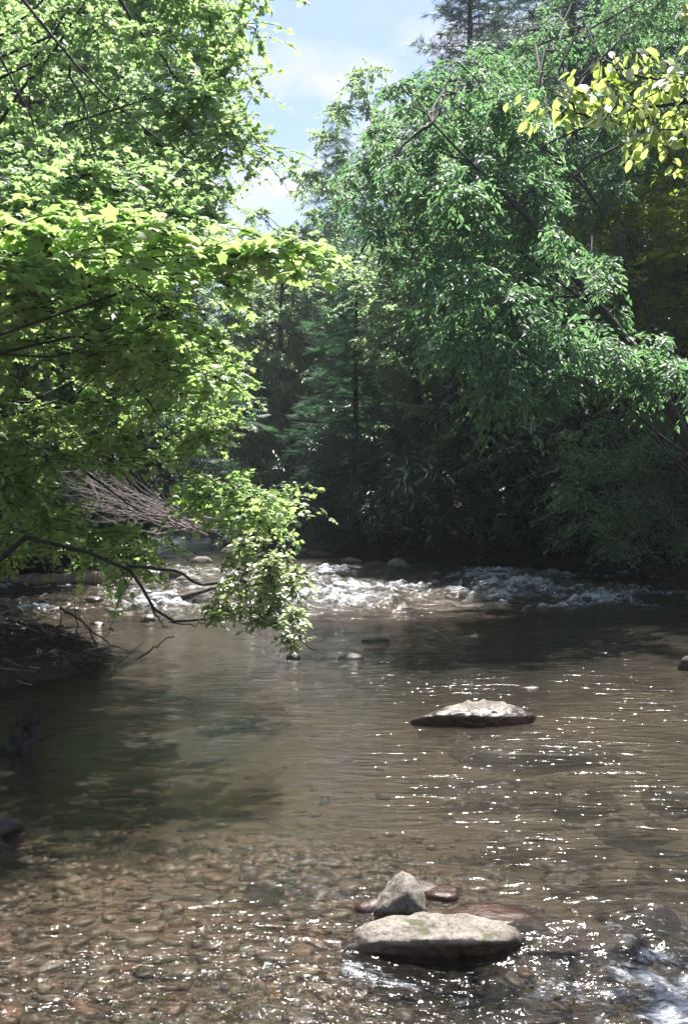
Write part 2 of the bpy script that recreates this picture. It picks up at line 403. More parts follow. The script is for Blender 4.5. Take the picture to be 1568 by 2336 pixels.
# ------------------------------------------------------------------ rocks
def nrm(a): return a/np.maximum(np.linalg.norm(a, axis=-1, keepdims=True), 1e-9)
def ico(sub):
    import bmesh
    bm = bmesh.new(); bmesh.ops.create_icosphere(bm, subdivisions=sub, radius=1)
    V = np.array([v.co[:] for v in bm.verts]); Fc = np.array([[v.index for v in f.verts] for f in bm.faces]); bm.free()
    return V, Fc
ICO = {k: ico(k) for k in (1, 2, 3, 4, 5)}
def rock_shape(seed, sub=4, planes=12, sharp=26., rough=.05, flat_top=None, under=.30):
    g = np.random.default_rng(seed); V, Fc = ICO[sub]
    n = g.normal(size=(planes, 3)); n /= np.linalg.norm(n, axis=1)[:, None]; d = g.uniform(.62, .98, planes)
    if flat_top is not None:
        n = np.vstack([n, [flat_top[:3]]]); n[-1] /= np.linalg.norm(n[-1]); d = np.append(d, flat_top[3])
    dots = V @ n.T
    rads = np.where(dots > 1e-3, d/np.maximum(dots, 1e-3), 50.)
    rads = np.minimum(rads, 50)
    inv = (np.sum(rads**-sharp, 1) + 1.0)**(-1/sharp)
    P = V*inv[:, None]
    o = g.uniform(0, 50)
    und = np.clip(-P[:, 2], 0, 1); P[:, :2] *= (1 - under*und)[:, None]
    P = P*(1 + rough*1.6*(.45*np.abs(fbm(V[:, 0]*4.4+o, V[:, 1]*3.1+V[:, 2]*4.2, 4, .6)) - .1))[:, None]
    P = P*(1 + rough*(fbm(V[:, 0]*2.2+o+V[:, 2], V[:, 1]*2.2-V[:, 2]*1.7, 4)+.5*fbm(V[:, 2]*5+o, V[:, 0]*5+V[:, 1]*3, 3)))[:, None]
    return P, Fc
def rock(name, u, v, Y, size, seed, m, label, rz=0, tilt=(0, 0), sink=.35, sub=4, planes=12, rough=.05, flat_top=None, kind_cat='rock', group=None, z=None, sharp=26., under=.30):
    P, Fc = rock_shape(seed, sub, planes, sharp, rough, flat_top, under)
    P = P*(np.array(size)/2)
    me = mesh_np(name, P, [Fc], True, [M[m]])
    p = at(u, v, Y)
    zz = level(p[0], p[1]) if z is None else z
    o = obj(name, me, None, (p[0], p[1], float(zz) + size[2]*(.5-sink)))
    o.rotation_euler = (tilt[0], tilt[1], rz)
    tag(o, label, kind_cat, group)
    return o
def hull_rock(u, Y, pts, m, label, z0=0.0, sharp=22., rough=.03, sub=5, seed=1):
    import bmesh
    pts = np.array(pts, float); c = pts.mean(0)
    bm = bmesh.new()
    for p in pts: bm.verts.new(p - c)
    bmesh.ops.convex_hull(bm, input=bm.verts[:]); bmesh.ops.recalc_face_normals(bm, faces=bm.faces[:])
    n, d = [], []
    for f in bm.faces:
        q = np.array(f.normal[:]); k = float(np.dot(q, f.verts[0].co[:]))
        if k < 0: q, k = -q, -k
        n.append(q); d.append(max(k, .01))
    bm.free(); n = np.array(n); d = np.array(d)
    V, Fc = ICO[sub]; ext = np.array([np.ptp(pts[:, k]) for k in range(3)])/2
    W = nrm(V*ext)                           # spread the points evenly over the long shape
    dots = W @ n.T; rads = np.where(dots > 1e-3, d/np.maximum(dots, 1e-3), 50.); rads = np.minimum(rads, 50)
    P = W*(np.sum(rads**-sharp, 1)**(-1/sharp))[:, None]
    a = P/.12; o = seed*7.7
    t = np.abs(fbm(a[:, 0]+o+.6*a[:, 2], a[:, 1]-.8*a[:, 2], 5, .55)); t2 = fbm(a[:, 0]*5+o, a[:, 1]*5+a[:, 2]*4.1, 4, .6)
    P = P + W*((t-.15)*rough*.9 + t2*rough*.18)[:, None]
    p = at(u, 0, Y)
    o_ = obj('rock', mesh_np('rock', P + c, [Fc], True, [M[m]]), None, (p[0], p[1], z0))
    return tag(o_, label, 'rock')
def wY(v, lv=0.0): return (CAMZ-lv)*F/(v-1167.5)

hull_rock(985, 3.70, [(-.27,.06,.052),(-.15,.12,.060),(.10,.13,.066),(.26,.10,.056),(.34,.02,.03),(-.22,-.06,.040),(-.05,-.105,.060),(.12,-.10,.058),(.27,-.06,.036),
    (-.35,.02,.0),(-.33,-.04,-.04),(.40,.05,-.01),(-.2,.02,-.16),(.2,.02,-.16),(.3,.06,-.14),(-.3,.06,-.14)], 'rock_wet_shade', 'long flat pale rock with a dark undercut front, largest in the foreground water', z0=-.005, rough=.035, sharp=30., seed=3)
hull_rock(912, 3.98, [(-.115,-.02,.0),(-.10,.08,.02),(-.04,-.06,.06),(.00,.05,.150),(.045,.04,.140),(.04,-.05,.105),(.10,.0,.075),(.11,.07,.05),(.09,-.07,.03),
    (-.1,-.03,-.12),(.1,-.04,-.12),(.1,.08,-.12),(-.1,.08,-.12)], 'rock_wet_shade', 'small pale angular rock leaning just behind the long flat rock', rough=.025, sharp=34., sub=4, seed=5)
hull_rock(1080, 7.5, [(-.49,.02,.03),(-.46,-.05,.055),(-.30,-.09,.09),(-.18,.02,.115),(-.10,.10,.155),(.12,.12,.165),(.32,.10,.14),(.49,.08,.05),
    (-.10,-.12,.095),(.10,-.12,.085),(.28,-.06,.07),(-.4,.08,-.12),(0,.06,-.14),(.3,.10,-.12),(.45,.14,-.08),(0,.2,.0)], 'rock_wet_shade_high', 'long low rock with pale top and black side in the middle of the pool', z0=-.005, rough=.07, sharp=34., seed=9)
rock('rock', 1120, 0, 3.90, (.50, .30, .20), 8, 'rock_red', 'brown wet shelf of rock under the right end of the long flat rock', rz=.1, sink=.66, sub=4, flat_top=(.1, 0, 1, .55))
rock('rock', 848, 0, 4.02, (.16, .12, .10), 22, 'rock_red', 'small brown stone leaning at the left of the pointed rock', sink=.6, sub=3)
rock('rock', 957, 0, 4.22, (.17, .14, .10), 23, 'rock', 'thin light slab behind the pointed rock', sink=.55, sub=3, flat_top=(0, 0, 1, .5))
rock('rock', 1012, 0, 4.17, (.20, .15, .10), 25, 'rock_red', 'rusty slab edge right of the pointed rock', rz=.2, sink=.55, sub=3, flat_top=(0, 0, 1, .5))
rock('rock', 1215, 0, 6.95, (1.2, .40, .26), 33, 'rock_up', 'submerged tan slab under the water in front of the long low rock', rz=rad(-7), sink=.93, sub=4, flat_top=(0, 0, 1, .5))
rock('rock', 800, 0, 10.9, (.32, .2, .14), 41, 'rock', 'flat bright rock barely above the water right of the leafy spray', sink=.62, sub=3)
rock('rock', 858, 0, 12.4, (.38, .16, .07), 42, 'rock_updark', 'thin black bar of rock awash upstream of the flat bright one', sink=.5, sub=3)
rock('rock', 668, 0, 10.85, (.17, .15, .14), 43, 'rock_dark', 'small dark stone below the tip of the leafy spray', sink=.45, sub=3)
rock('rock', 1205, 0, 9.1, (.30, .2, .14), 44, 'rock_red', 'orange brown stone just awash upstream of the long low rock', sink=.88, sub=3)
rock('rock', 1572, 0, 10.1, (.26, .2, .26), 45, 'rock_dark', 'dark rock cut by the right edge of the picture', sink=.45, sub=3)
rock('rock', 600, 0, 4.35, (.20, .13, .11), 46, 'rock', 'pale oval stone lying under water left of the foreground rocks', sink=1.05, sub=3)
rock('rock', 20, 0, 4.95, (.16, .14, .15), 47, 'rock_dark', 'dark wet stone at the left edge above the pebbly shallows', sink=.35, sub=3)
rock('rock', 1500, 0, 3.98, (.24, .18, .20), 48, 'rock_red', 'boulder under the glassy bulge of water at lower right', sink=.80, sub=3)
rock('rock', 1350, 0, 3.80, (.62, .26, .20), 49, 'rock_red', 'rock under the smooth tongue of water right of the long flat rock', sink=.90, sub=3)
# upstream rocks
UP = [
 (713, 22.0, (.58,.4,.34), 'rock_updark', 'black humped rock alone at the head of the rapids', .42),
 (758, 18.2, (.62,.4,.28), 'rock_up', 'mossy brown rock in the rapids below the black humped rock', .45),
 (906, 25.2, (.56,.5,.40), 'rock_up', 'square grey block of rock standing in the rapids', .40),
 (855, 25.8, (.60,.4,.26), 'rock_updark', 'dark rock left of the square grey block', .45),
 (730, 31.5, (1.0,.6,.36), 'rock_updark', 'long brown rock far up the river in mid channel', .45),
 (690, 33.5, (.55,.5,.34), 'rock_up', 'pale rock behind the long brown rock far up the river', .45),
 (530, 38.0, (.75,.5,.42), 'rock_updark', 'dark boulder near the far bend on the left', .4),
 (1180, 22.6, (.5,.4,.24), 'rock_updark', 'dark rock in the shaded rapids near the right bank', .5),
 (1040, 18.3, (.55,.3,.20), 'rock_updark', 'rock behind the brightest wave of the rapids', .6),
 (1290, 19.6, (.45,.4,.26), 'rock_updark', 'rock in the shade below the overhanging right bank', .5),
 (285, 19.6, (.62,.5,.42), 'rock_up', 'pale rounded boulder beside the end of the log', .4),
 (305, 18.8, (.40,.32,.30), 'rock_updark', 'small black pointed rock in front of the pale boulder', .4),
 (352, 18.4, (.55,.3,.18), 'rock_updark', 'low dark ledge of rock right of the black pointed rock', .5),
 (432, 20.4, (.62,.4,.32), 'rock_up', 'light boulder behind the bent dead branch', .4),
 (390, 21.5, (.66,.5,.46), 'rock_updark', 'dark boulder against the left bank behind the bent branch', .4),
 (440, 17.2, (.75,.4,.30), 'rock_updark', 'dark slab partly hidden by the leafy spray', .42),
 (338, 14.4, (.26,.2,.22), 'rock_up', 'small pale rock alone in the riffle left of the bent branch', .45),
 (222, 14.0, (.24,.18,.12), 'rock_updark', 'small dark stone in the riffle near the stick pile', .5),
 (165, 15.6, (.36,.3,.20), 'rock_updark', 'low dark stone in the water in front of the log', .45),
 (215, 17.0, (.40,.3,.20), 'rock_updark', 'dark wet stone between the log and the black pointed rock', .5),
 (650, 17.4, (.34,.3,.20), 'rock_updark', 'small black rock in the foam just right of the leafy spray', .45),
 (985, 20.6, (.40,.3,.20), 'rock_updark', 'small dark rock mid rapids between the mossy rock and the grey block', .5),
 (1120, 17.2, (.42,.3,.17), 'rock_updark', 'low wet rock breaking the wave right of the mossy rock', .55),
 (800, 28.0, (.60,.5,.26), 'rock_up', 'pale flat rock upstream of the black humped rock', .5),
 (940, 29.0, (.50,.4,.22), 'rock_updark', 'dark rock near the bank above the square grey block', .5),
 (600, 30.0, (.60,.5,.30), 'rock_updark', 'dark rock up the river seen above the leafy spray', .5),
 (460, 27.0, (.60,.5,.36), 'rock_up', 'light boulder by the left bank above the driftwood', .45),
 (250, 22.5, (.50,.4,.34), 'rock_up', 'pale stone at the left bank just behind the log end', .4),
 (520, 33.0, (.55,.5,.34), 'rock_up', 'pale boulder on the left side up the river', .45),
 (100, 16.4, (.35,.3,.20), 'rock_updark', 'dark stone at the water edge under the left foliage', .45),
]
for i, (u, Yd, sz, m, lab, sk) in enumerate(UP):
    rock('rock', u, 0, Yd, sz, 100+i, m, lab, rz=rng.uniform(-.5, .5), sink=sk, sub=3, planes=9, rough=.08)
# red-brown boulders on the bed at right
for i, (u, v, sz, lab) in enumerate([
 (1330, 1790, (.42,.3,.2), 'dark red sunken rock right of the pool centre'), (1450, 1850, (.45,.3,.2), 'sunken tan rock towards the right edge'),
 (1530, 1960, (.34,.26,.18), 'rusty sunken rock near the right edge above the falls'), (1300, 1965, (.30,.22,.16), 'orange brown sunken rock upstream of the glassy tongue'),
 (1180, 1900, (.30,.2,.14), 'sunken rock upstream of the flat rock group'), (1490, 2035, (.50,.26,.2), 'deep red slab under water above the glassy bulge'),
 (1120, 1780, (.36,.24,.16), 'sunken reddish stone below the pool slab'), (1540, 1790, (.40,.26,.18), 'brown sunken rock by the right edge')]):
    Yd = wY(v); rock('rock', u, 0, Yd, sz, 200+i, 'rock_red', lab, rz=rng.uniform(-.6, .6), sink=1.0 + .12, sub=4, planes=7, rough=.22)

# stones on the bed
protos = []
for k in range(8):
    P, Fc = rock_shape(300+k, 2, 9, 12., .05)
    P = P*np.array([.55, .5*rng.uniform(.5, .9), .5*rng.uniform(.22, .42)])
    protos.append((P, Fc, mesh_np('stone', P, [Fc], True, [M['stone']])))
P1, F1 = ICO[1]
cand = []
for _ in range(14000):
    y = 2.4 + (8.5-2.4)*rng.random()**1.5; x = rng.uniform(-.36*y-.35, .36*y+.35)
    w = float(sst(6.8, 4.8, y+.3*x)*sst(1.6, 0, x)*1.0 + .10)
    if rng.random() > w: continue
    s_ = .016 + .10*rng.random()**3.2
    cand.append((s_/y, x, y, s_))
cand.sort(reverse=True)
big = []; small = []
occ = {}
for c in cand:
    _, x, y, s_ = c
    ok = True
    if len(big) < 300 or s_ > .05:
        for (bx, by, bs) in big:
            if (bx-x)**2 + (by-y)**2 < (.40*(bs+s_))**2: ok = False; break
    if not ok: continue
    if len(big) < 300: big.append((x, y, s_))
    else: small.append((x, y, s_))
for i, (x, y, s_) in enumerate(big):
    o = obj('stone', protos[i % 8][2], ground); o.location = (x, y, float(ground_z(x, y)) + s_*.10)
    o.rotation_euler = (rng.uniform(-.2, .2), rng.uniform(-.2, .2), rng.uniform(0, 6.28)); o.scale = (s_*1.25, s_*1.25, s_*1.1)
Vs = []; Fs = []; off = 0
sx = np.array([a[0] for a in small]); sy = np.array([a[1] for a in small]); sz_ = ground_z(sx, sy)
for i, (x, y, s_) in enumerate(small):
    P, Fc = ICO[1]
    a_ = rng.uniform(0, 6.28); c_, sn = math.cos(a_), math.sin(a_)
    Q = P*np.array([.6, .42, .25])*s_*(1+.22*rng.normal(size=(len(P), 1)))
    Q = np.stack([Q[:, 0]*c_-Q[:, 1]*sn, Q[:, 0]*sn+Q[:, 1]*c_, Q[:, 2]], 1) + (x, y, sz_[i]+s_*.08)
    Vs.append(Q); Fs.append(Fc+off); off += len(P)
g = obj('gravel', mesh_np('gravel', np.concatenate(Vs), [np.concatenate(Fs)], True, [M['stone']]), ground); g['kind'] = 'stuff'

# ------------------------------------------------------------------ tubes and leaves
def nrm(a): return a/np.maximum(np.linalg.norm(a, axis=-1, keepdims=True), 1e-9)
def tubes(P, R, sides=4):
    """P (T,n,3), R (T,n)"""
    T, n, _ = P.shape
    tan = nrm(np.gradient(P, axis=1))
    ref = np.zeros_like(tan); ref[..., 2] = 1.0
    steep = np.abs(tan[:, :1, 2:3]) > .85
    ref = np.where(steep, np.array([1., 0, 0]), ref)
    u = nrm(np.cross(tan, ref)); w = np.cross(tan, u)
    a = np.arange(sides)*2*np.pi/sides
    V = P[:, :, None, :] + R[:, :, None, None]*(np.cos(a)[None, None, :, None]*u[:, :, None, :] + np.sin(a)[None, None, :, None]*w[:, :, None, :])
    idx = np.arange(T*n*sides).reshape(T, n, sides)
    A = idx[:, :-1, :]; B = np.roll(idx, -1, axis=2)[:, :-1, :]; C = np.roll(idx, -1, axis=2)[:, 1:, :]; D = idx[:, 1:, :]
    Fc = np.stack([A, B, C, D], -1).reshape(-1, 4)
    return V.reshape(-1, 3), Fc
class Acc:
    def __init__(s): s.V = []; s.F = []; s.n = 0
    def add(s, V, Fc): s.V.append(V); s.F.append(Fc + s.n); s.n += len(V)
    def mesh(s, name, m, smooth=True):
        by = {}
        for f in s.F: by.setdefault(f.shape[1], []).append(f)
        return mesh_np(name, np.concatenate(s.V), [np.concatenate(f) for f in by.values()], smooth, [m])
def resample(pts, n):
    pts = np.asarray(pts, float)
    if len(pts) > 2:   # smooth
        for _ in range(2):
            q = np.empty((len(pts)*2-2, 3)); q[0::2] = .75*pts[:-1]+.25*pts[1:]; q[1::2] = .25*pts[:-1]+.75*pts[1:]
            pts = np.vstack([pts[:1], q, pts[-1:]])
    d = np.concatenate([[0], np.cumsum(np.linalg.norm(np.diff(pts, axis=0), axis=1))]); t = np.linspace(0, d[-1], n)
    return np.stack([np.interp(t, d, pts[:, k]) for k in range(3)], 1)

TPL = {
 'ovate': (np.array([(0,0,0), (-.30,.45,.07), (0,1,-.06), (.30,.45,.07)]), [np.array([(0,1,2), (0,2,3)])]),
 'oval6': (np.array([(0,0,0), (-.26,.28,.06), (-.24,.68,.05), (0,1,-.06), (.24,.68,.05), (.26,.28,.06)]), [np.array([(0,1,2,3), (0,3,4,5)])]),
 'long': (np.array([(0,0,0), (-.17,.3,.05), (-.15,.68,.03), (0,1,-.10), (.15,.68,.03), (.17,.3,.05)]), [np.array([(0,1,2,3), (0,3,4,5)])]),
 'rho': (np.array([(0,0,0), (-.11,.35,.03), (-.10,.75,.0), (0,1,-.08), (.10,.75,.0), (.11,.35,.03)]), [np.array([(0,1,2,3), (0,3,4,5)])]),
}
_ml = [(0,0), (.38,.04), (.33,.27), (.54,.62), (.26,.60), (0,1), (-.26,.60), (-.54,.62), (-.33,.27), (-.38,.04)]
TPL['maple'] = (np.array([(0, .34, .05)] + [(a, b, -.10 if i % 2 else .03) for i, (a, b) in enumerate(_ml)]), [np.array([(0, i+1, (i+1) % 10 + 1) for i in range(10)])])
def _spray(n=5, wd=.055, sp=.42, fwd=.28):
    V = [(0-.012, 0, 0), (.012, 0, 0), (0, 1.0, -.08)]; Fc = [(0, 1, 2)]
    for i in range(n):
        y = .08 + .80*i/n; L_ = sp*(1-.75*i/n)
        for s_ in (-1, 1):
            k = len(V); V += [(0, y-wd/2, 0), (0, y+wd/2, 0), (s_*L_, y+fwd*(1-.5*i/n), -.05)]; Fc.append((k, k+1, k+2))
    return np.array(V, float), [np.array(Fc)]
TPL['spray'] = _spray()
def _tuft(n=9):
    V = []; Fc = []; g = np.random.default_rng(4)
    for i in range(n):
        a = g.uniform(0, 6.28); th = g.uniform(.15, 1.0); d = np.array([math.sin(th)*math.cos(a), math.cos(th), math.sin(th)*math.sin(a)])
        w = nrm(np.cross(d, g.normal(size=3)))*.028; k = len(V); V += [w, -w, d*g.uniform(.75, 1.1)]; Fc.append((k, k+1, k+2))
    return np.array(V, float), [np.array(Fc)]
TPL['tuft'] = _tuft()

def place_leaves(acc, tpl, Pp, D, Nn, S):
    V0, Fl = TPL[tpl]
    D = nrm(D); B = nrm(np.cross(D, Nn)); Nn = np.cross(B, D)
    k = len(V0); n = len(Pp)
    V = Pp[:, None, :] + S[:, None, None]*(V0[None, :, 0:1]*B[:, None, :] + V0[None, :, 1:2]*D[:, None, :] + V0[None, :, 2:3]*Nn[:, None, :])
    V = V.reshape(-1, 3); o = (np.arange(n)*k)[:, None, None]
    base_n = acc.n
    acc.V.append(V); acc.n += len(V)
    for f in Fl: acc.F.append((f[None] + o).reshape(-1, f.shape[1]) + base_n)

def sample_poly(poly, n, g, Yr):
    """n places in the volume seen through the outline poly (photo coordinates) between the depths Yr"""
    poly = np.array(poly, float); out = []
    lo, hi = poly.min(0), poly.max(0)
    while len(out) < n:
        p = g.uniform(lo, hi, size=(n*3, 2)); inside = np.zeros(len(p), bool)
        j = len(poly)-1
        for i in range(len(poly)):
            xi, yi = poly[i]; xj, yj = poly[j]
            c = ((yi > p[:, 1]) != (yj > p[:, 1])) & (p[:, 0] < (xj-xi)*(p[:, 1]-yi)/(yj-yi+1e-9)+xi); inside ^= c; j = i
        out += list(p[inside])
    out = np.array(out[:n]); Yd = g.uniform(Yr[0], Yr[1], n)
    return np.array([at(a, b, c) for (a, b), c in zip(out, Yd)])

def clusters_to_leaves(C, g, r, ntw, m, ls, flat=.25, droop=.25, nj=.35, bias=None, hang=0.0, spread=.9, lsv=.3):
    """twigs radiating from each cluster centre in a loose layer, leaves two-ranked along each"""
    K = len(C); T = K*ntw
    rr = r*g.uniform(.55, 1.25, K)
    az = g.uniform(0, 2*np.pi, (K, ntw)); el = g.normal(0, flat, (K, ntw))
    d = np.stack([np.cos(az)*np.cos(el), np.sin(az)*np.cos(el), np.sin(el)], -1)
    if bias is not None: d = nrm(d + bias[:, None, :])
    Ln = rr[:, None]*g.uniform(.45, 1.1, (K, ntw))
    jit = g.normal(0, .12, (K, ntw, 3))*rr[:, None, None]
    st = C[:, None, :] + jit
    tp = np.linspace(0, 1, 4)
    TW = st[:, :, None, :] + d[:, :, None, :]*Ln[:, :, None, None]*tp[None, None, :, None]
    TW[..., 2] -= droop*Ln[:, :, None]*tp[None, None, :]**2
    TW = TW.reshape(T, 4, 3)
    t = (np.arange(m)+.5)/m; t = .12 + .9*t
    t = np.clip(t[None, :] + g.normal(0, .04, (T, m)), .03, 1.05)
    dT = d.reshape(T, 3); LT = Ln.reshape(T)
    Pp = st.reshape(T, 1, 3) + dT[:, None, :]*(LT[:, None]*t)[..., None]
    Pp[..., 2] -= droop*LT[:, None]*t**2
    side = np.where(np.arange(m) % 2, 1., -1.)[None, :]
    lat = nrm(np.cross(dT, np.array([0, 0, 1.])))
    D = nrm(dT[:, None, :]*.75 + lat[:, None, :]*(side*spread)[..., None]*g.uniform(.6, 1.3, (T, m))[..., None])
    D = D + g.normal(0, .22, D.shape); D[..., 2] -= .18 + hang
    Nn = np.zeros_like(D); Nn[..., 2] = 1; Nn = Nn + g.normal(0, nj, Nn.shape)
    S = ls*(1 + g.uniform(-lsv, lsv, (T, m)))
    Pp = Pp + g.normal(0, ls*.25, Pp.shape)
    return TW, Pp.reshape(-1, 3), nrm(D.reshape(-1, 3)), nrm(Nn.reshape(-1, 3)), S.ravel()

def attach(trunk, C, g, nmain, rl=.05, up=.12):
    """limbs: the first nmain clusters get limbs from the trunk, the rest join the nearest limb"""
    tr = resample(trunk, 24); limbs = []; R = []
    def path(a, b, bow):
        t = np.linspace(0, 1, 7)[:, None]; L_ = np.linalg.norm(b-a)
        p = a*(1-t)+b*t; p[:, 2] += bow*L_*np.sin(np.pi*t[:, 0])
        w = g.normal(0, .035*L_, (7, 3)); w[0] = w[-1] = 0
        return p + w
    nmain = min(nmain, len(C)); order = g.permutation(len(C)); main = order[:nmain]; rest = order[nmain:]
    for i in main:
        c = C[i]; h = np.hypot(c[0]-tr[:, 0], c[1]-tr[:, 1]); want = c[2] - .45*h
        cost = np.abs(tr[:, 2]-want) + .3*h; k = int(np.argmin(cost[2:])+2)
        L_ = np.linalg.norm(c-tr[k]); limbs.append(path(tr[k], c, up)); r0 = rl*(.5+.12*L_); R.append(np.linspace(r0, r0*.12, 7))
    if len(rest) and limbs:
        pts = np.concatenate([l_[2:] for l_ in limbs]); rads = np.concatenate([q[2:] for q in R])
        for i in rest:
            c = C[i]; dv = pts - c; cost = np.linalg.norm(dv, axis=1) + .5*np.maximum(dv[:, 2], 0); k = int(np.argmin(cost))
            limbs.append(path(pts[k], c, up*.6)); r0 = min(rads[k]*.8, rl*.35); R.append(np.linspace(r0, max(r0*.18, .002), 7))
    return np.array(limbs), np.array(R)

def build_tree(name, label, cat, base, trunk, C, g, tpl, m, ls, r=.6, ntw=9, nl=16, tr_r=(.16, .05), bark='bark', nmain=14, rl=.06, twigr=.004,
               show_twigs=True, parts=0, group=None, extra=(), local=False, **kw):
    """one tree: Empty at its foot > trunk (with limbs), crown, and the largest leaves one by one"""
    base = np.array(base, float)
    root = empty(name, (0, 0, 0) if local else base); tag(root, label, cat, group)
    sub = np.zeros(3) if local else base
    wood = Acc(); tr = resample(trunk, 20)
    V, Fc = tubes(tr[None], np.linspace(tr_r[0], tr_r[1], 20)[None]*np.concatenate([[1.5, 1.2], np.ones(18)])[None], 9); wood.add(V, Fc)
    for (pts, r0, r1) in extra:
        q = resample(pts, 14); q[1:-1] += g.normal(0, .012, (12, 3)); V, Fc = tubes(q[None], np.linspace(r0, r1, 14)[None], 6); wood.add(V, Fc)
    if nmain:
        LP, LR = attach(trunk, C, g, nmain, rl); V, Fc = tubes(LP, LR, 5); wood.add(V, Fc)
    TW, Pp, D, Nn, S = clusters_to_leaves(C, g, r, ntw, nl, ls, **kw)
    if show_twigs:
        V, Fc = tubes(TW, np.linspace(twigr*1.6, twigr*.5, 4)[None].repeat(len(TW), 0), 3); wood.add(V, Fc)
    wood.V = [v - sub for v in wood.V]
    tk = obj('trunk', wood.mesh('trunk', M[bark]), root)
    kids = [tk]
    idx = np.arange(len(Pp))
    if parts:
        inv = (np.abs(Pp[:, 0]) < .345*Pp[:, 1]) & (np.abs(Pp[:, 2]-CAMZ) < .515*Pp[:, 1])
        sc = np.where(inv, S/Pp[:, 1], 0); big_ = np.argsort(-sc)[:parts]
        V0, Fl = TPL[tpl]; lm = mesh_np('leaf', V0, Fl, False, [m])
        for i in big_:
            d_ = Vector(nrm(D[i])); n_ = Vector(Nn[i]); b_ = d_.cross(n_).normalized(); n_ = b_.cross(d_)
            o = obj('leaf', lm, root); mw = Matrix((b_, d_, n_)).transposed().to_4x4()
            mw = Matrix.Translation(Vector(Pp[i]-sub)) @ mw @ Matrix.Scale(float(S[i]), 4); o.matrix_local = mw
        idx = np.setdiff1d(idx, big_)
    acc = Acc(); place_leaves(acc, tpl, Pp[idx]-sub, D[idx], Nn[idx], S[idx])
    cr_ = obj('crown', acc.mesh('crown', m, False), root); cr_['kind'] = 'stuff'; kids.append(cr_)
    CH[root.name] = kids
    return root

def G(k): return np.random.default_rng(k)
gz = lambda x, y: float(ground_z(np.array(x, float), np.array(y, float)))
def foot(x, y): return np.array((x, y, gz(x, y)-.05))

# ------------------------------------------------------------------ left bank
# upper maple, branches sweep down to the right
b = foot(-5.0, 11.0)
build_tree('maple_tree', 'tall yellow-green maple filling the upper left with sky gaps between its leaves', 'tree', b,
    [b, b+(0.1, 0, 3), b+(.3, -.2, 6), b+(.5, -.4, 10), b+(.8, -.4, 13)],
    np.vstack([sample_poly([(-250,-200), (600,-200), (590,60), (540,170), (560,330), (560,430), (420,450), (-250,440)], 105, G(1), (8.5, 14)),
               sample_poly([(-200,380), (150,350), (480,400), (560,520), (300,500), (-200,520)], 34, G(5), (6.8, 10.5)),
               sample_poly([(300,-100), (620,-60), (560,180), (590,300), (600,420), (400,400)], 30, G(2), (9, 13))]),
    G(3), 'maple', M['maple_up'], .062, r=.52, ntw=13, nl=15, lsv=.45, tr_r=(.20, .07), nmain=20, rl=.026, parts=300, flat=.5, droop=.35, nj=.5,
    extra=[([b+(.3,-.2,6.6), at(-60,-150,8.6), at(40,-10,8.4), at(170,150,8.2), at(300,275,8.0), at(420,365,8)], .030, .005),
           ([at(160,150,8.2), at(215,300,8.1), at(235,430,8.0)], .014, .004),
           ([b+(.3,-.2,6.2), at(-80,0,9), at(60,230,9), at(90,330,9)], .03, .006),
           ([at(330,300,9.5), at(380,340,9.5), at(450,365,9.4)], .025, .006),
           ([at(230,-60,9), at(330,80,9), at(400,180,9), at(470,260,9)], .022, .005)])
# near maple fans at mid height
b = foot(-4.0, 7.2)
build_tree('maple_tree', 'near maple whose bright broad leaves fan out over the river at mid height', 'tree', b,
    [b, b+(-.1, 0, 1.5), b+(0, .1, 3.2), b+(.2, .2, 4.6)],
    np.vstack([sample_poly([(-150,500), (60,470), (400,520), (620,560), (660,600), (500,640), (330,650), (100,660), (-150,660)], 46, G(11), (6.0, 9.5)),
               sample_poly([(560,560), (730,560), (745,600), (620,610)], 4, G(12), (6.6, 7)),
               sample_poly([(-150,620), (330,640), (520,760), (500,900), (300,850), (-150,820)], 20, G(13), (7, 9.5))]),
    G(14), 'maple', M['maple'], .084, r=.42, ntw=10, nl=12, lsv=.4, tr_r=(.11, .05), nmain=12, rl=.022, parts=300, flat=.18, droop=.25,
    extra=[([b+(.1,.1,3.6), at(-40,528,7.2), at(120,532,7.1), at(230,520,7)], .03, .008),
           ([at(-60,570,7.3), at(60,620,7.2), at(120,690,7.2)], .02, .005)])
# mid maple, lower left
b = foot(-4.7, 9.6)
build_tree('maple_tree', 'leafy maple with drooping layered sprays over the left bank', 'tree', b,
    [b, b+(.1, 0, 1.5), b+(.3, .1, 3.5), b+(.4, .2, 5.5)],
    np.vstack([sample_poly([(-200,680), (420,680), (510,740), (540,830), (530,960), (460,1030), (300,1060), (170,1050), (-200,1080)], 108, G(21), (8.5, 13)),
               sample_poly([(-200,1060), (140,1070), (190,1180), (300,1215), (390,1250), (330,1290), (100,1270), (-200,1330)], 42, G(22), (8.5, 12)),
               sample_poly([(430,1080), (560,1090), (660,1140), (650,1175), (500,1190), (430,1150)], 18, G(23), (8.5, 10.5))]),
    G(24), 'maple', M['maple'], .062, r=.44, ntw=12, nl=14, lsv=.45, tr_r=(.15, .06), nmain=18, rl=.022, parts=300, flat=.38, droop=.35, nj=.5,
    extra=[([b+(.2,0,2.2), at(150,740,10), at(240,800,9.5), at(340,930,9.2), at(420,1010,9)], .03, .006),
           ([b+(.1,0,1.4), at(120,1010,9.4), at(250,1120,9.2), at(330,1170,9)], .025, .006)])
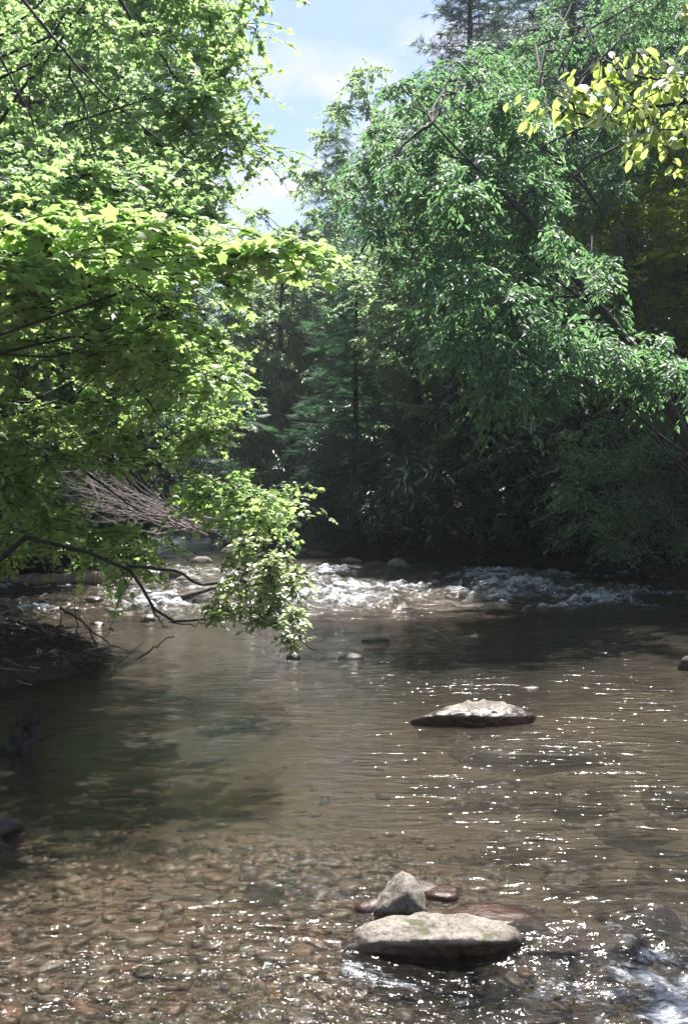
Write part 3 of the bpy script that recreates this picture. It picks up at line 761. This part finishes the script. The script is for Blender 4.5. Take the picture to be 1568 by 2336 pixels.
# alder shrub spray with the bent dead limb
b = foot(-4.1, 8.6)
build_tree('alder_shrub', 'bent dark limb ending in a bright leafy spray that hangs over the water', 'shrub', b,
    [b, b+(.2, 0, .35), b+(.5, .1, .62), at(60,1225,8.5)],
    np.vstack([sample_poly([(560,1235), (640,1255), (700,1300), (680,1360), (560,1380), (470,1380), (460,1330), (520,1290)], 27, G(31), (7.6, 8.8)),
               sample_poly([(450,1370), (640,1370), (700,1420), (720,1475), (690,1480), (600,1430), (500,1420)], 13, G(32), (7.6, 8.4))]),
    G(33), 'oval6', M['shrub'], .052, r=.16, ntw=8, nl=11, tr_r=(.045, .022), nmain=0, parts=300, flat=.55, droop=.3, nj=.55,
    extra=[([at(60,1225,8.5), at(190,1262,8.4), at(290,1290,8.3), at(325,1340,8.2), at(345,1385,8.2), at(385,1418,8.2), at(460,1408,8.2), at(560,1390,8.2), at(650,1420,8.0)], .021, .005),
           ([at(290,1290,8.3), at(370,1297,8.3), at(420,1310,8.3), at(450,1332,8.2), at(540,1340,8.2), at(620,1330,8.1)], .016, .005),
           ([at(345,1385,8.2), at(362,1410,8.2), at(372,1428,8.2), at(385,1430,8.2)], .010, .003),
           ([at(385,1418,8.2), at(440,1425,8.2), at(520,1418,8.2)], .006, .003),
           ([at(540,1340,8.2), at(590,1270,8.2), at(650,1250,8.1), at(695,1240,8.1)], .008, .003),
           ([at(560,1390,8.2), at(640,1430,8.1), at(700,1470,8.0), at(735,1492,8.0)], .008, .003)])

# ------------------------------------------------------------------ forest prototypes (built round the origin, then placed)
def proto_decid(name, seed, H, R_, K, tpl, m, ls, r, ntw, nl, label, cat='tree', low=.25, **kw):
    g_ = G(seed); C = []
    while len(C) < K:
        p = g_.uniform(-1, 1, 3); q = np.linalg.norm(p)
        if q > 1 or q < .45 and g_.random() < .7: continue
        z = low*H + (p[2]*.5+.5)*(1-low)*H; w = R_*(1 - .35*max(p[2], 0))
        C.append((p[0]*w, p[1]*w, z))
    C = np.array(C) + g_.normal(0, .2, (K, 3))
    return build_tree(name, label, cat, (0, 0, 0), [(0,0,-.3), (.1,.1,H*.3), (-.15,.1,H*.6), (.1,0,H*.93)], C, g_, tpl, m, ls, r=r, ntw=ntw, nl=nl, tr_r=(.018*H, .02),
                      nmain=22, rl=.06, show_twigs=False, local=True, **kw)
def proto_conifer(name, seed, H, R_, nb, tpl, m, ls, label, low=.08, droopb=.25, per=26, upc=0.0, bare=0, spread=.8):
    g_ = G(seed); root = empty(name, (0, 0, 0)); tag(root, label, 'tree'); wood = Acc()
    tr = resample([(0,0,-.3), (.05,.05,H*.4), (-.05,.05,H*.8), (0,0,H)], 16); V, Fc = tubes(tr[None], np.linspace(.011*H, .012, 16)[None], 8); wood.add(V, Fc)
    z = H*(low + (1-low)*np.linspace(0, .985, nb)) + g_.normal(0, .1, nb)
    az = np.arange(nb)*2.399 + g_.normal(0, .3, nb)
    L_ = R_*(1-(z/H))**.75*g_.uniform(.45, 1.3, nb)*np.minimum(1, .55+z/H*2) + .15
    t = np.linspace(0, 1, 8)
    d = np.stack([np.cos(az), np.sin(az), 0*az], 1)
    P = np.zeros((nb, 8, 3)); P[:, :, :2] = d[:, None, :2]*L_[:, None, None]*t[None, :, None]; P[:, :, 2] = z[:, None] + L_[:, None]*(upc*t[None] - droopb*t[None]**2)
    P[:, 1:, :] += g_.normal(0, .03, (nb, 7, 3))*L_[:, None, None]*.5
    V, Fc = tubes(P, (np.linspace(1, .12, 8)[None]*(.006+.011*L_)[:, None]), 4); wood.add(V, Fc)
    acc = Acc(); Pp = []; D = []; S = []
    for i in range(nb):
        n_ = max(4, int(per*L_[i]/R_*1.2)); tt_ = np.sort(g_.uniform(.04, 1.0, n_))
        pos = np.stack([np.interp(tt_, t, P[i, :, k]) for k in range(3)], 1); lat = np.array([-d[i, 1], d[i, 0], 0]); sd = np.where(np.arange(n_) % 2, 1., -1.)
        fr = d[i][None]*.7 + lat[None]*(sd*spread)[:, None] + g_.normal(0, .2, (n_, 3)); fr[:, 2] -= .12
        ln = L_[i]*.30*(1.15-tt_)+.15
        for q in range(3):     # lateral shoots carry sprays of their own
            f = (q+.2)/3
            Pp.append(pos + nrm(fr)*(ln*f)[:, None]); dd_ = fr + g_.normal(0, .25, fr.shape); D.append(dd_); S.append(ls*g_.uniform(.7, 1.25, n_))
    Pp = np.concatenate(Pp); D = np.concatenate(D); S = np.concatenate(S); Nn = np.zeros_like(D); Nn[:, 2] = 1; Nn += g_.normal(0, .3, Nn.shape)
    place_leaves(acc, tpl, Pp, D, Nn, S)
    tk = obj('trunk', wood.mesh('trunk', M['bark']), root); c = obj('crown', acc.mesh('crown', m, False), root); c['kind'] = 'stuff'
    CH[root.name] = [tk, c]
    return root
pd_pale = proto_decid('broadleaf_tree', 51, 15, 3.6, 210, 'ovate', M['pale'], .125, .70, 12, 30, 'x', low=.16, flat=.5)
pd_birch = proto_decid('birch_tree', 52, 12, 3.2, 210, 'ovate', M['birch'], .10, .66, 12, 34, 'x', low=.12, flat=.35)
pd_dark = proto_decid('broadleaf_tree', 53, 13, 3.8, 190, 'ovate', M['dark'], .13, .85, 11, 26, 'x', low=.10, flat=.4)
pd_yell = proto_decid('maple_tree', 54, 11, 3.0, 130, 'ovate', M['yellow'], .12, .65, 10, 24, 'x', low=.18, flat=.3)
pc_hem = proto_conifer('hemlock_tree', 61, 18, 4.0, 190, 'spray', M['hemlock'], .44, 'x', low=.04, droopb=.42, upc=.12, per=34)
pc_pine = proto_conifer('pine_tree', 62, 24, 4.6, 210, 'tuft', M['pine'], .30, 'x', low=.25, droopb=.12, upc=.30, per=44)
pd_shrub = proto_decid('rhododendron_bush', 55, 3.0, 1.7, 60, 'rho', M['rhodo'], .17, .38, 9, 12, 'x', 'bush', low=.08, flat=.7, hang=-.2)
pd_under = proto_decid('understory_bush', 56, 3.2, 1.9, 60, 'ovate', M['dark'], .11, .5, 9, 18, 'x', 'bush', low=.06, flat=.35)
used = set()
def put(proto, x, y, label, s=1.0, rz=0.0, dz=0.0, cat='tree', group=None, sz=None, tilt=(0, 0)):
    if proto.name not in used: used.add(proto.name); o = proto
    else: o = copy_tree(proto)
    l_, r_ = banks(y)
    if float(l_)-.5 < x < float(r_)+.5: x = float(l_)-.5 if x < (float(l_)+float(r_))/2 else float(r_)+.5
    o.location = (x, y, gz(x, y)-.1+dz); o.scale = (s, s, sz or s); o.rotation_euler = (tilt[0], tilt[1], rz)
    o['label'] = label; o['category'] = cat
    if group: o['group'] = group
    elif 'group' in o: del o['group']
    return o
U = lambda u, Y: (u-784)/F*Y

put(pc_pine, U(330,31), 31, 'tall dark conifer showing through the upper left maple', .95, .4)
put(pc_hem, U(420,30)-.4, 34, 'tall hemlock whose branch tips edge the left side of the sky', 1.25, 1.1)
put(pd_pale, U(120,24), 25, 'pale grey-green tree behind the upper left maple', 1.15, 2)
put(pd_birch, U(520,40), 41, 'small-leaved tree at the left edge of the sky gap', 1.15, .3)
put(pd_pale, U(510,46), 48, 'hazy pale tree low in the notch on the left bank', .95, 1.3)
put(pd_pale, U(600,58), 62, 'distant pale tree closing the river notch', .95, 2.2)
put(pd_dark, U(330,27), 27, 'dark broad tree rising from the left bank behind the log', .8, .8)
put(pd_birch, U(-60,19), 20, 'tree on the left bank behind the drooping maple', .9, 1.8)
put(pc_hem, U(768,58), 58, 'spire-topped conifer standing highest beside the white cloud', 1.15, .2, sz=1.34)
put(pd_pale, U(850,50), 46, 'tall pale rounded tree right of the sky gap', 1.30, .9, sz=1.38)
put(pd_birch, U(725,52), 52, 'lower pale tree left of the spire-topped conifer', 1.12, 2.9, sz=1.25)
put(pc_hem, U(690,62), 66, 'small far hemlock at the bottom of the sky gap', .9, 2.9)
put(pc_hem, .45, 34.3, 'dark hemlock with drooping sprays standing at the centre by the bend', .86, 2.0, sz=.62)
put(pc_hem, U(1010,40)+1, 41, 'dark hemlock behind the tree with the straight dark trunk', .7, .7)
put(pd_birch, U(900,42), 43, 'silvery small-leaved tree above the centre of the river', 1.1, .5, sz=1.15)
b = foot(2.75, 29.6)
build_tree('birch_tree', 'small-leaved tree with a straight dark trunk rising from the right bank', 'tree', b,
    [b, at(972,1120,29.6), at(960,1000,29.5), at(948,880,29.4), at(938,760,29.3), at(950,600,29.2)],
    np.vstack([sample_poly([(830,560), (1000,480), (1120,560), (1100,800), (1020,880), (900,880), (820,760)], 120, G(61), (28, 32.5)),
               sample_poly([(1000,900), (1080,860), (1100,1000), (1010,1010)], 10, G(62), (30, 32))]),
    G(63), 'ovate', M['birch'], .11, r=.75, ntw=11, nl=24, tr_r=(.21, .06), nmain=18, rl=.06, show_twigs=False, flat=.35)
put(pc_pine, U(1080,31), 32, 'tall pine with bluish needles at the top right of the sky', .98, 2.6)
put(pc_pine, U(1320,26), 27, 'big pine with bare limbs near the top right corner', .98, 4.0)
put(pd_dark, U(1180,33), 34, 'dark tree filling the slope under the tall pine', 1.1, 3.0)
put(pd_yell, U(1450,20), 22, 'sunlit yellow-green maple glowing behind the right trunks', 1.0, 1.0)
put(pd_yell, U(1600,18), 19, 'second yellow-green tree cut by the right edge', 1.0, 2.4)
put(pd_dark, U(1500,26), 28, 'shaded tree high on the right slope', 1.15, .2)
put(pd_pale, U(1150,25), 26, 'tall green tree rising behind the leaning beech', 1.0, 5.0, sz=.85)
put(pd_birch, U(1330,28), 29, 'leafy tree filling the slope behind the two leaning trunks', 1.2, 4.0, sz=1.15)
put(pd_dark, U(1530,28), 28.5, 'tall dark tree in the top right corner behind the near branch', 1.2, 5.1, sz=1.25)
put(pd_pale, U(230,20), 22, 'leafy tree close behind the upper left maple', 1.1, 4.2)
put(pd_pale, U(60,17)-1, 18.5, 'pale leafy tree showing through the left edge of the upper maple', 1.0, 0.7)
put(pd_birch, U(440,33), 33, 'slender leafy tree between the maple and the tall hemlock', 1.1, 5.5, sz=1.35)
put(pd_pale, U(640,66), 70, 'faint distant tree at the foot of the sky gap', 1.0, 3.0)
# rhododendrons and bank bushes
for (u, Yd, s, lab) in [(1060,25,1.15,'rhododendron bush at the foot of the straight dark trunk'), (1160,23.5,1.3,'largest rhododendron bush, in deep shade on the right bank'),
    (1260,22.5,1.1,'rhododendron bush hanging over the shaded rapids'), (1000,30,1.1,'rhododendron bush left of the straight dark trunk'), (1380,22.5,1.3,'rhododendron bush under the overhanging sprays at right'),
    (1110,27.5,1.6,'tall rhododendron behind the largest one'), (1500,21.5,1.4,'dark rhododendron at the right edge of the picture')]:
    l_, r_ = banks(Yd); put(pd_shrub, max(U(u, Yd), float(r_)+.2), Yd, lab, s, rng.uniform(0, 6), cat='bush', sz=s*1.25)
for (u, Yd, s, lab) in [(880,37,1.2,'green bush on the bank right of the far bend'), (780,42,1.3,'dark bush on the bank at the centre of the far bend'), (930,33.5,.9,'low green bush beside the rhododendrons'),
    (700,47,1.3,'bush closing the view at the far bend'), (600,50,1.4,'bush on the far shore under the notch'), (500,45,1.2,'bush on the left shore near the bend'), (430,37,1.0,'low bush on the left bank before the bend'),
    (330,28,1.1,'bush behind the bleached dead branches'), (230,25,1.2,'bush behind the log'), (90,23,1.2,'bush at the far end of the log'), (-20,20.5,1.2,'bush at the left edge behind the log'), (640,56,1.8,'bush behind the far bend, topping the dark water')]:
    l_, r_ = banks(Yd); x = U(u, Yd)
    if u > 650: x = max(x, float(r_)+.2)
    elif u < 450: x = min(x, float(l_)-.3)
    put(pd_under, x, Yd, lab, s, rng.uniform(0, 6), cat='bush')

for (pr, u, Yd, s_, sz_2, lab) in [(pd_birch, 700, 47, .8, .75, 'leafy tree low behind the bend, just left of the centre hemlock'), (pd_pale, 820, 46, .85, .75, 'pale green tree showing between the centre hemlock and the rhododendrons'),
    (pd_pale, 560, 44, .9, .8, 'bright pale tree on the left shore of the bend'), (pd_birch, 480, 37, .9, .8, 'bright small-leaved tree hanging over the left shore near the bend'), (pd_yell, 640, 60, 1.0, 1.0, 'yellow-green tree far behind the bend')]:
    put(pr, U(u, Yd), Yd, lab, s_, rng.uniform(0, 6), sz=sz_2)
for (x, Yd, s_, lab) in [(-2.6,45.5,1.5,'leafy bush on the far bank where the river turns left'), (-4.6,48,1.6,'wide bush on the far bank beyond the turn'), (-6.6,50.5,1.7,'bush at the left end of the far bank'), (-8.2,53,1.8,'last bush visible up the river on the left')]:
    put(pd_under, x, Yd, lab, s_, rng.uniform(0, 6), cat='bush', sz=s_*1.2)
for (u, Yd, s_, lab) in [(760,36.5,1.3,'rhododendron bush at the foot of the centre hemlock'), (860,33,1.2,'rhododendron bush right of the centre hemlock'), (930,31,1.2,'rounded rhododendron bush at the inside of the bend')]:
    put(pd_shrub, max(U(u, Yd), float(banks(Yd)[1])+.3), Yd, lab, s_, rng.uniform(0, 6), cat='bush', sz=s_*1.2)
# forest further up both slopes: alike, so they share a label
g_ = G(77); n_ = 0
for side in (-1, 1):
    for k in range(17):
        Yd = g_.uniform(14, 75); l_, r_ = banks(Yd); o_ = g_.uniform(4.5, 22)
        x = float(l_)-o_ if side < 0 else float(r_)+o_
        if abs(x) > .42*Yd+5: continue
        pr = [pd_dark, pd_birch, pd_pale, pd_dark, pc_hem][g_.integers(5)]
        nm = {pd_dark.name: 'dark broadleaf tree', pd_birch.name: 'small-leaved tree', pd_pale.name: 'pale broadleaf tree', pc_hem.name: 'hemlock'}[pr.name]
        sd = 'left' if side < 0 else 'right'
        put(pr, x, Yd, f'{nm} in the woods on the {sd} slope behind the riverside trees', g_.uniform(.8, 1.05), g_.uniform(0, 6), group=f'{nm}s in the woods on the {sd} slope')

# ------------------------------------------------------------------ right bank, custom trees
b = foot(7.3, 15.6)
leanC = np.vstack([sample_poly([(880,170), (1000,140), (1180,180), (1260,330), (1240,520), (1100,560), (960,520), (900,400), (870,280)], 95, G(41), (13.7, 17)), sample_poly([(800,330), (900,250), (960,520), (980,620), (860,600), (790,470)], 26, G(143), (15, 18)), sample_poly([(1000,330), (1180,430), (1400,640), (1360,700), (1150,520), (1010,420)], 6, G(144), (12.3, 13.4)),
               sample_poly([(960,560), (1260,500), (1400,600), (1420,800), (1300,900), (1120,930), (1040,840), (960,720)], 80, G(42), (14.6, 17.5)), sample_poly([(960,600), (1150,620), (1350,800), (1300,900), (1120,930), (1000,800)], 45, G(142), (12.0, 14)),
               sample_poly([(1250,700), (1568,800), (1640,880), (1500,900), (1300,860)], 26, G(43), (12.5, 15))])
build_tree('beech_tree', 'leaning beech with a long dark trunk and hanging glossy leaves at right', 'tree', b,
    [b, at(1620,1150,15.4), at(1545,960,15), at(1450,800,14.6), at(1290,610,14.2), at(1180,470,14), at(1080,380,13.8), at(985,280,13.5)],
    leanC, G(44), 'long', M['beech'], .105, r=.52, ntw=11, nl=15, tr_r=(.13, .012), nmain=26, rl=.028, parts=300, flat=.45, droop=.5, hang=.45, nj=.5, twigr=.003,
    extra=[([at(985,280,13.5), at(930,320,13.3), at(890,370,13.2)], .03, .008), ([at(1180,470,14), at(1090,480,13.6), at(1040,540,13.4)], .03, .008)])
b = foot(8.0, 17.6)
build_tree('birch_tree', 'second leaning tree with a thin dark trunk near the right edge', 'tree', b,
    [b, at(1570,1000,17.6), at(1490,740,17.4), at(1420,580,17.2), at(1350,440,17), at(1290,390,16.8), at(1235,330,16.6)],
    np.vstack([sample_poly([(1150,180), (1330,200), (1480,300), (1500,430), (1300,480), (1180,380)], 80, G(45), (17.2, 20)),
               sample_poly([(1030,150), (1230,70), (1290,-60), (1640,-80), (1640,380), (1380,330), (1150,220)], 125, G(145), (18.5, 22.5)),
               sample_poly([(1330,480), (1500,500), (1568,650), (1500,760), (1400,700)], 36, G(46), (17.6, 20))]),
    G(47), 'long', M['beech'], .10, r=.6, ntw=10, nl=14, tr_r=(.10, .012), nmain=16, rl=.03, flat=.4, droop=.4, hang=.35, nj=.5, twigr=.003)
b = foot(7.8, 18.2)
build_tree('hemlock_sapling', 'low tree spreading layered drooping sprays over the dark right bank', 'tree', b,
    [b, b+(0, 0, 1.5), b+(-.2, 0, 3.0), b+(-.2, 0, 4.2)],
    np.vstack([sample_poly([(1290,960), (1420,930), (1640,900), (1680,1230), (1480,1280), (1330,1230), (1260,1130)], 85, G(48), (16.5, 19))]),
    G(49), 'long', M['beech'], .095, r=.65, ntw=9, nl=16, tr_r=(.10, .03), nmain=18, rl=.03, flat=.12, droop=.45, hang=.25, nj=.3, twigr=.003)
b = foot(8.6, 17.2)
build_tree('maple_tree', 'yellow-green sunlit maple foliage between the leaning trunks and the right edge', 'tree', b,
    [b, b+(0, 0, 3), b+(-.2, .1, 6), b+(-.3, .1, 8)],
    np.vstack([sample_poly([(1380,400), (1500,380), (1660,360), (1700,700), (1560,740), (1440,720), (1360,560)], 60, G(64), (17, 19.5))]),
    G(65), 'ovate', M['yellow'], .10, r=.6, ntw=10, nl=16, tr_r=(.09, .03), nmain=16, rl=.03, flat=.3, droop=.3)
# near branch, top right
b = foot(4.9, 5.6)
nb = np.vstack([np.array([at(*p, Yd) for p, Yd in [((1560,165),5), ((1530,250),5.1), ((1500,200),5), ((1470,150),5.1), ((1440,240),4.9), ((1390,190),5), ((1380,260),4.9), ((1330,235),5), ((1290,200),5),
      ((1240,190),5), ((1350,140),5.1), ((1410,120),5), ((1500,330),5), ((1490,290),4.9), ((1555,300),5), ((1550,15),4.9), ((1600,100),5), ((1620,250),5), ((1255,250),5), ((1560,200),4.8), ((1450,190),5.2)]])])
build_tree('cherry_tree', 'near branch of broad pale-lit leaves reaching in from the top right edge', 'tree', b,
    [b, b+(-.1, 0, 2), b+(-.4, -.1, 4), b+(-.5, -.2, 5.5)], nb,
    G(50), 'oval6', M['near'], .070, r=.20, ntw=3, nl=6, tr_r=(.10, .05), nmain=0, parts=300, flat=.3, droop=.5, hang=.75, nj=.6, twigr=.0025,
    extra=[([b+(-.4,-.1,3.6), at(1800,190,5.1), at(1568,236,5), at(1450,252,5), at(1350,270,5), at(1290,300,5), at(1200,350,5)], .03, .003),
           ([at(1350,270,5), at(1290,225,5), at(1215,185,5)], .008, .002), ([at(1568,236,5), at(1500,190,5), at(1400,150,5), at(1330,130,5)], .009, .002),
           ([at(1700,210,5), at(1568,310,5), at(1520,280,5), at(1480,330,5)], .012, .003), ([at(1800,100,5), at(1640,40,5), at(1550,5,5)], .01, .003)])

# ------------------------------------------------------------------ driftwood, log, stick pile
def tube_obj(name, pts, r0, r1, m, parent=None, n=12, sides=7, wob=.01, seed=0, origin=None):
    q = resample(pts, n); g1 = G(seed+900); q[1:-1] += g1.normal(0, wob, (n-2, 3))
    R_ = np.linspace(r0, r1, n)*(1+g1.normal(0, .06, n))
    V, Fc = tubes(q[None], R_[None], sides); k = n*sides
    caps = [np.arange(sides)[::-1][None], np.arange(k-sides, k)[None]]
    org = np.zeros(3) if origin is None else np.array(origin)
    return obj(name, mesh_np(name, V-org, [Fc]+caps, True, [M[m]]), parent)
o = tube_obj('log', [at(-60,1335,20.5), at(60,1328,20.3), at(150,1322,20.2), at(232,1318,20.1)], .20, .14, 'log', n=20, sides=14, wob=.015, seed=1)
tag(o, 'thick weathered log with a sunlit top lying along the left bank', 'log')
o = tube_obj('stranded_branch', [at(395,1365,16.6), at(430,1358,16.7), at(470,1345,16.8), at(500,1340,16.9)], .05, .03, 'stick', seed=2); tag(o, 'short dark branch caught on the slab behind the leafy spray', 'branch')
o = tube_obj('floating_stick', [at(308,1505,11), at(345,1480,11), at(398,1450,11)], .012, .006, 'stick', seed=3); tag(o, 'thin stick poking up out of the pool right of the stick pile', 'stick')
o = tube_obj('floating_stick', [at(248,1545,9.7), at(290,1490,9.9), at(330,1460,10)], .006, .003, 'stick', seed=4); tag(o, 'hair-thin twig standing in the water nearest the pool', 'stick')
o = tube_obj('floating_stick', [at(205,1480,11.6), at(250,1486,11.6), at(310,1487,11.6)], .03, .014, 'rock_dark', seed=5); tag(o, 'dark stick lying flat on the water off the tip of the stick pile', 'stick')

# stick pile
pile = empty('driftwood_pile', at(90, 0, 10.2)*np.array((1, 1, 0))); tag(pile, 'dark tangled heap of sticks and flood debris at the left bank', 'driftwood pile')
po = np.array(pile.location)
gp = G(90)
def pile_h(x, y):   # mound height
    e = np.maximum(0, 1 - ((x+3.9)/1.35)**2 - ((y-10.3)/1.5)**2)
    return .42*np.sqrt(e) + .05*fbm(x*4, y*4, 3) - .06
px = np.linspace(-5.6, -2.4, 70); py = np.linspace(8.7, 12, 70); PX, PY = np.meshgrid(px, py)
PZ = pile_h(PX, PY) + .10*fbm(PX*6, PY*6, 4)
PZ = np.where(((PX+3.9)/1.35)**2 + ((PY-10.3)/1.5)**2 > 1, -.12, PZ)
obj('mud_mound', mesh_np('mud_mound', np.stack([PX, PY, PZ], -1)-po, [grid_faces(70, 70)], True, [M['stick']]), pile)
LT = 1500; lx = []; 
while len(lx) < LT:
    x = gp.uniform(-5.3, -2.45); y = gp.uniform(8.8, 11.9)
    if ((x+3.9)/1.38)**2 + ((y-10.3)/1.53)**2 < 1.0: lx.append((x, y))
lx = np.array(lx); aa = gp.normal(.15, .7, LT); ee = gp.normal(0, .28, LT); LL = gp.uniform(.06, .4, LT)
dd_ = np.stack([np.cos(aa)*np.cos(ee), np.sin(aa)*np.cos(ee), np.sin(ee)], 1); cc = np.stack([lx[:, 0], lx[:, 1], pile_h(lx[:, 0], lx[:, 1])+gp.uniform(-.02, .07, LT)], 1)
tq = np.array([-.5, 0, .5]); TP = cc[:, None]+dd_[:, None]*(LL[:, None]*tq)[..., None]; TP[:, 1] += gp.normal(0, .012, (LT, 3))
V, Fc = tubes(TP-po, np.linspace(.006, .003, 3)[None]*gp.uniform(.6, 1.8, (LT, 1)), 4)
tw = obj('twigs', mesh_np('twigs', V, [Fc], True, [M['stick']]), pile); tw['kind'] = 'stuff'
for k in range(300):
    for _ in range(50):
        x = gp.uniform(-5.2, -2.5); y = gp.uniform(8.9, 11.8)
        if ((x+3.9)/1.35)**2 + ((y-10.3)/1.5)**2 < 1.0: break
    a_ = gp.normal(.15, .55) + (math.pi if gp.random() < .3 else 0); L_ = gp.uniform(.18, .75); el = gp.normal(.0, .22)
    z0 = float(pile_h(x, y)) + gp.uniform(-.02, .09)
    d_ = np.array((math.cos(a_)*math.cos(el), math.sin(a_)*math.cos(el), math.sin(el)))
    c0 = np.array((x, y, z0)); side_ = np.array((-d_[1], d_[0], .2))*gp.normal(0, .08)*L_
    r0 = gp.choice([.004, .006, .008, .012, .018], p=[.3, .3, .2, .15, .05])
    tube_obj('stick', [c0-d_*L_/2, c0+side_, c0+d_*L_/2+side_*.3], r0, r0*.5, 'stick' if gp.random() < .72 else 'drift', pile, n=5, sides=5, wob=.008, seed=1000+k, origin=po)
for k, pts in enumerate([[at(200,1500,11), at(175,1450,11), at(170,1380,11), at(175,1360,11)], [at(230,1500,10.6), at(215,1450,10.6), at(175,1400,10.8)], [at(130,1500,10.4), at(140,1450,10.4), at(138,1380,10.4)],
       [at(138,1385,10.4), at(190,1420,10.3), at(250,1470,10.2), at(290,1485,10.2)], [at(0,1400,10.5), at(60,1380,10.5), at(110,1400,10.5)], [at(-20,1350,10.6), at(30,1385,10.6), at(20,1430,10.6), at(60,1445,10.5)],
       [at(-20,1385,10.5), at(15,1370,10.5), at(30,1400,10.5)], [at(0,1440,10.3), at(40,1420,10.3), at(95,1445,10.2)], [at(150,1490,10.2), at(90,1420,10.3), at(40,1380,10.4)]]):
    tube_obj('stick', pts, .014 if k < 4 else .010, .004, 'stick' if k < 4 else 'drift', pile, n=12, sides=5, wob=.008, seed=2000+k, origin=po)

# snag at left edge
sn = empty('driftwood_snag', at(30, 0, 6.7)*np.array((1, 1, 0))); tag(sn, 'black forked root snag sticking out of the water at the left edge', 'driftwood'); so = np.array(sn.location)
for k, (pts, r0, r1) in enumerate([([at(30,1760,6.6), at(45,1700,6.65), at(60,1650,6.7)], .06, .045), ([at(-40,1690,6.6), at(10,1705,6.6), at(55,1735,6.6)], .05, .035), ([at(60,1660,6.7), at(72,1630,6.7), at(70,1612,6.7)], .03, .008),
        ([at(60,1660,6.7), at(85,1650,6.7), at(104,1618,6.7)], .022, .006), ([at(55,1670,6.7), at(40,1640,6.7), at(62,1615,6.7)], .022, .006), ([at(50,1680,6.7), at(80,1668,6.7), at(90,1640,6.7)], .02, .006), ([at(40,1700,6.65), at(25,1665,6.65), at(10,1680,6.65)], .03, .01)]):
    for q in range(3):
        off = G(3100+k*5+q).normal(0, .022, 3)
        tube_obj('root', [p + off*(1+.5*i) for i, p in enumerate(pts)], r0*(.55 if q == 0 else .32), r1*(.4 if q == 0 else .2), 'bark', sn, n=18, sides=7, wob=.010, seed=3000+k*5+q, origin=so)

# bleached dead branches
db = empty('dead_branch', at(300, 0, 16.5)*np.array((1, 1, 0))); tag(db, 'fallen bleached treetop, a mass of fine grey twigs under the left foliage', 'dead branch'); do = np.array(db.location)
gd = G(95)
for k in range(14):
    s0 = at(gd.uniform(420, 520), gd.uniform(1180, 1225), 17+gd.uniform(-.5, .5)); e0 = at(gd.uniform(150, 260), gd.uniform(1060, 1150), 16.4+gd.uniform(-.8, .8)); mid = (s0+e0)/2 + gd.normal(0, .15, 3) + (0, 0, -.12)
    tube_obj('limb', [s0, mid, e0], .016, .005, 'drift', db, n=10, sides=5, wob=.02, seed=4000+k, origin=do)
st_ = sample_poly([(170,1070), (260,1085), (400,1150), (450,1195), (300,1195), (200,1150)], 120, gd, (15.2, 18.2))
dirv = nrm(np.array([[-1., .1, .22]]) + gd.normal(0, .33, (120, 3))); Ls = gd.uniform(.3, 1.1, 120)
tq = np.linspace(0, 1, 5); TP = st_[:, None]+dirv[:, None]*(Ls[:, None]*tq[None])[..., None]; TP[..., 2] += (.25*Ls[:, None]*tq[None]**2); TP[:, 1:-1] += gd.normal(0, .02, (120, 3, 3))
V, Fc = tubes(TP-do, np.linspace(.0065, .003, 5)[None].repeat(120, 0), 3)
tw = obj('twigs', mesh_np('twigs', V, [Fc], True, [M['drift']]), db); tw['kind'] = 'stuff'

# ------------------------------------------------------------------ humid summer air
hm, hnt = mat('summer_haze'); hn = N(hnt)
hv = hn('ShaderNodeVolumePrincipled', {'Color': (.86, .93, 1, 1), 'Density': HAZE, 'Anisotropy': .35})
hn('ShaderNodeOutputMaterial', {'Volume': hv.outputs[0]})
hx = np.array([(a, b, c) for c in (-3.0, 62.0) for b in (-45.0, 225.0) for a in (-165.0, 165.0)])
hz = obj('haze', mesh_np('haze', hx, [np.array([(0,2,3,1), (4,5,7,6), (0,1,5,4), (2,6,7,3), (0,4,6,2), (1,3,7,5)])], False, [hm])); hz['kind'] = 'stuff'

# drop prototypes that were never placed
for pr in (pd_pale, pd_birch, pd_dark, pd_yell, pc_hem, pc_pine, pd_shrub, pd_under):
    if pr.name not in used:
        for c in CH[pr.name]: bpy.data.objects.remove(c)
        bpy.data.objects.remove(pr)
tot = 0
for me in bpy.data.meshes:
    if me.users: tot += sum(1 for _ in ()) + len(me.loops) - 2*len(me.polygons)
print('TRIS', tot)
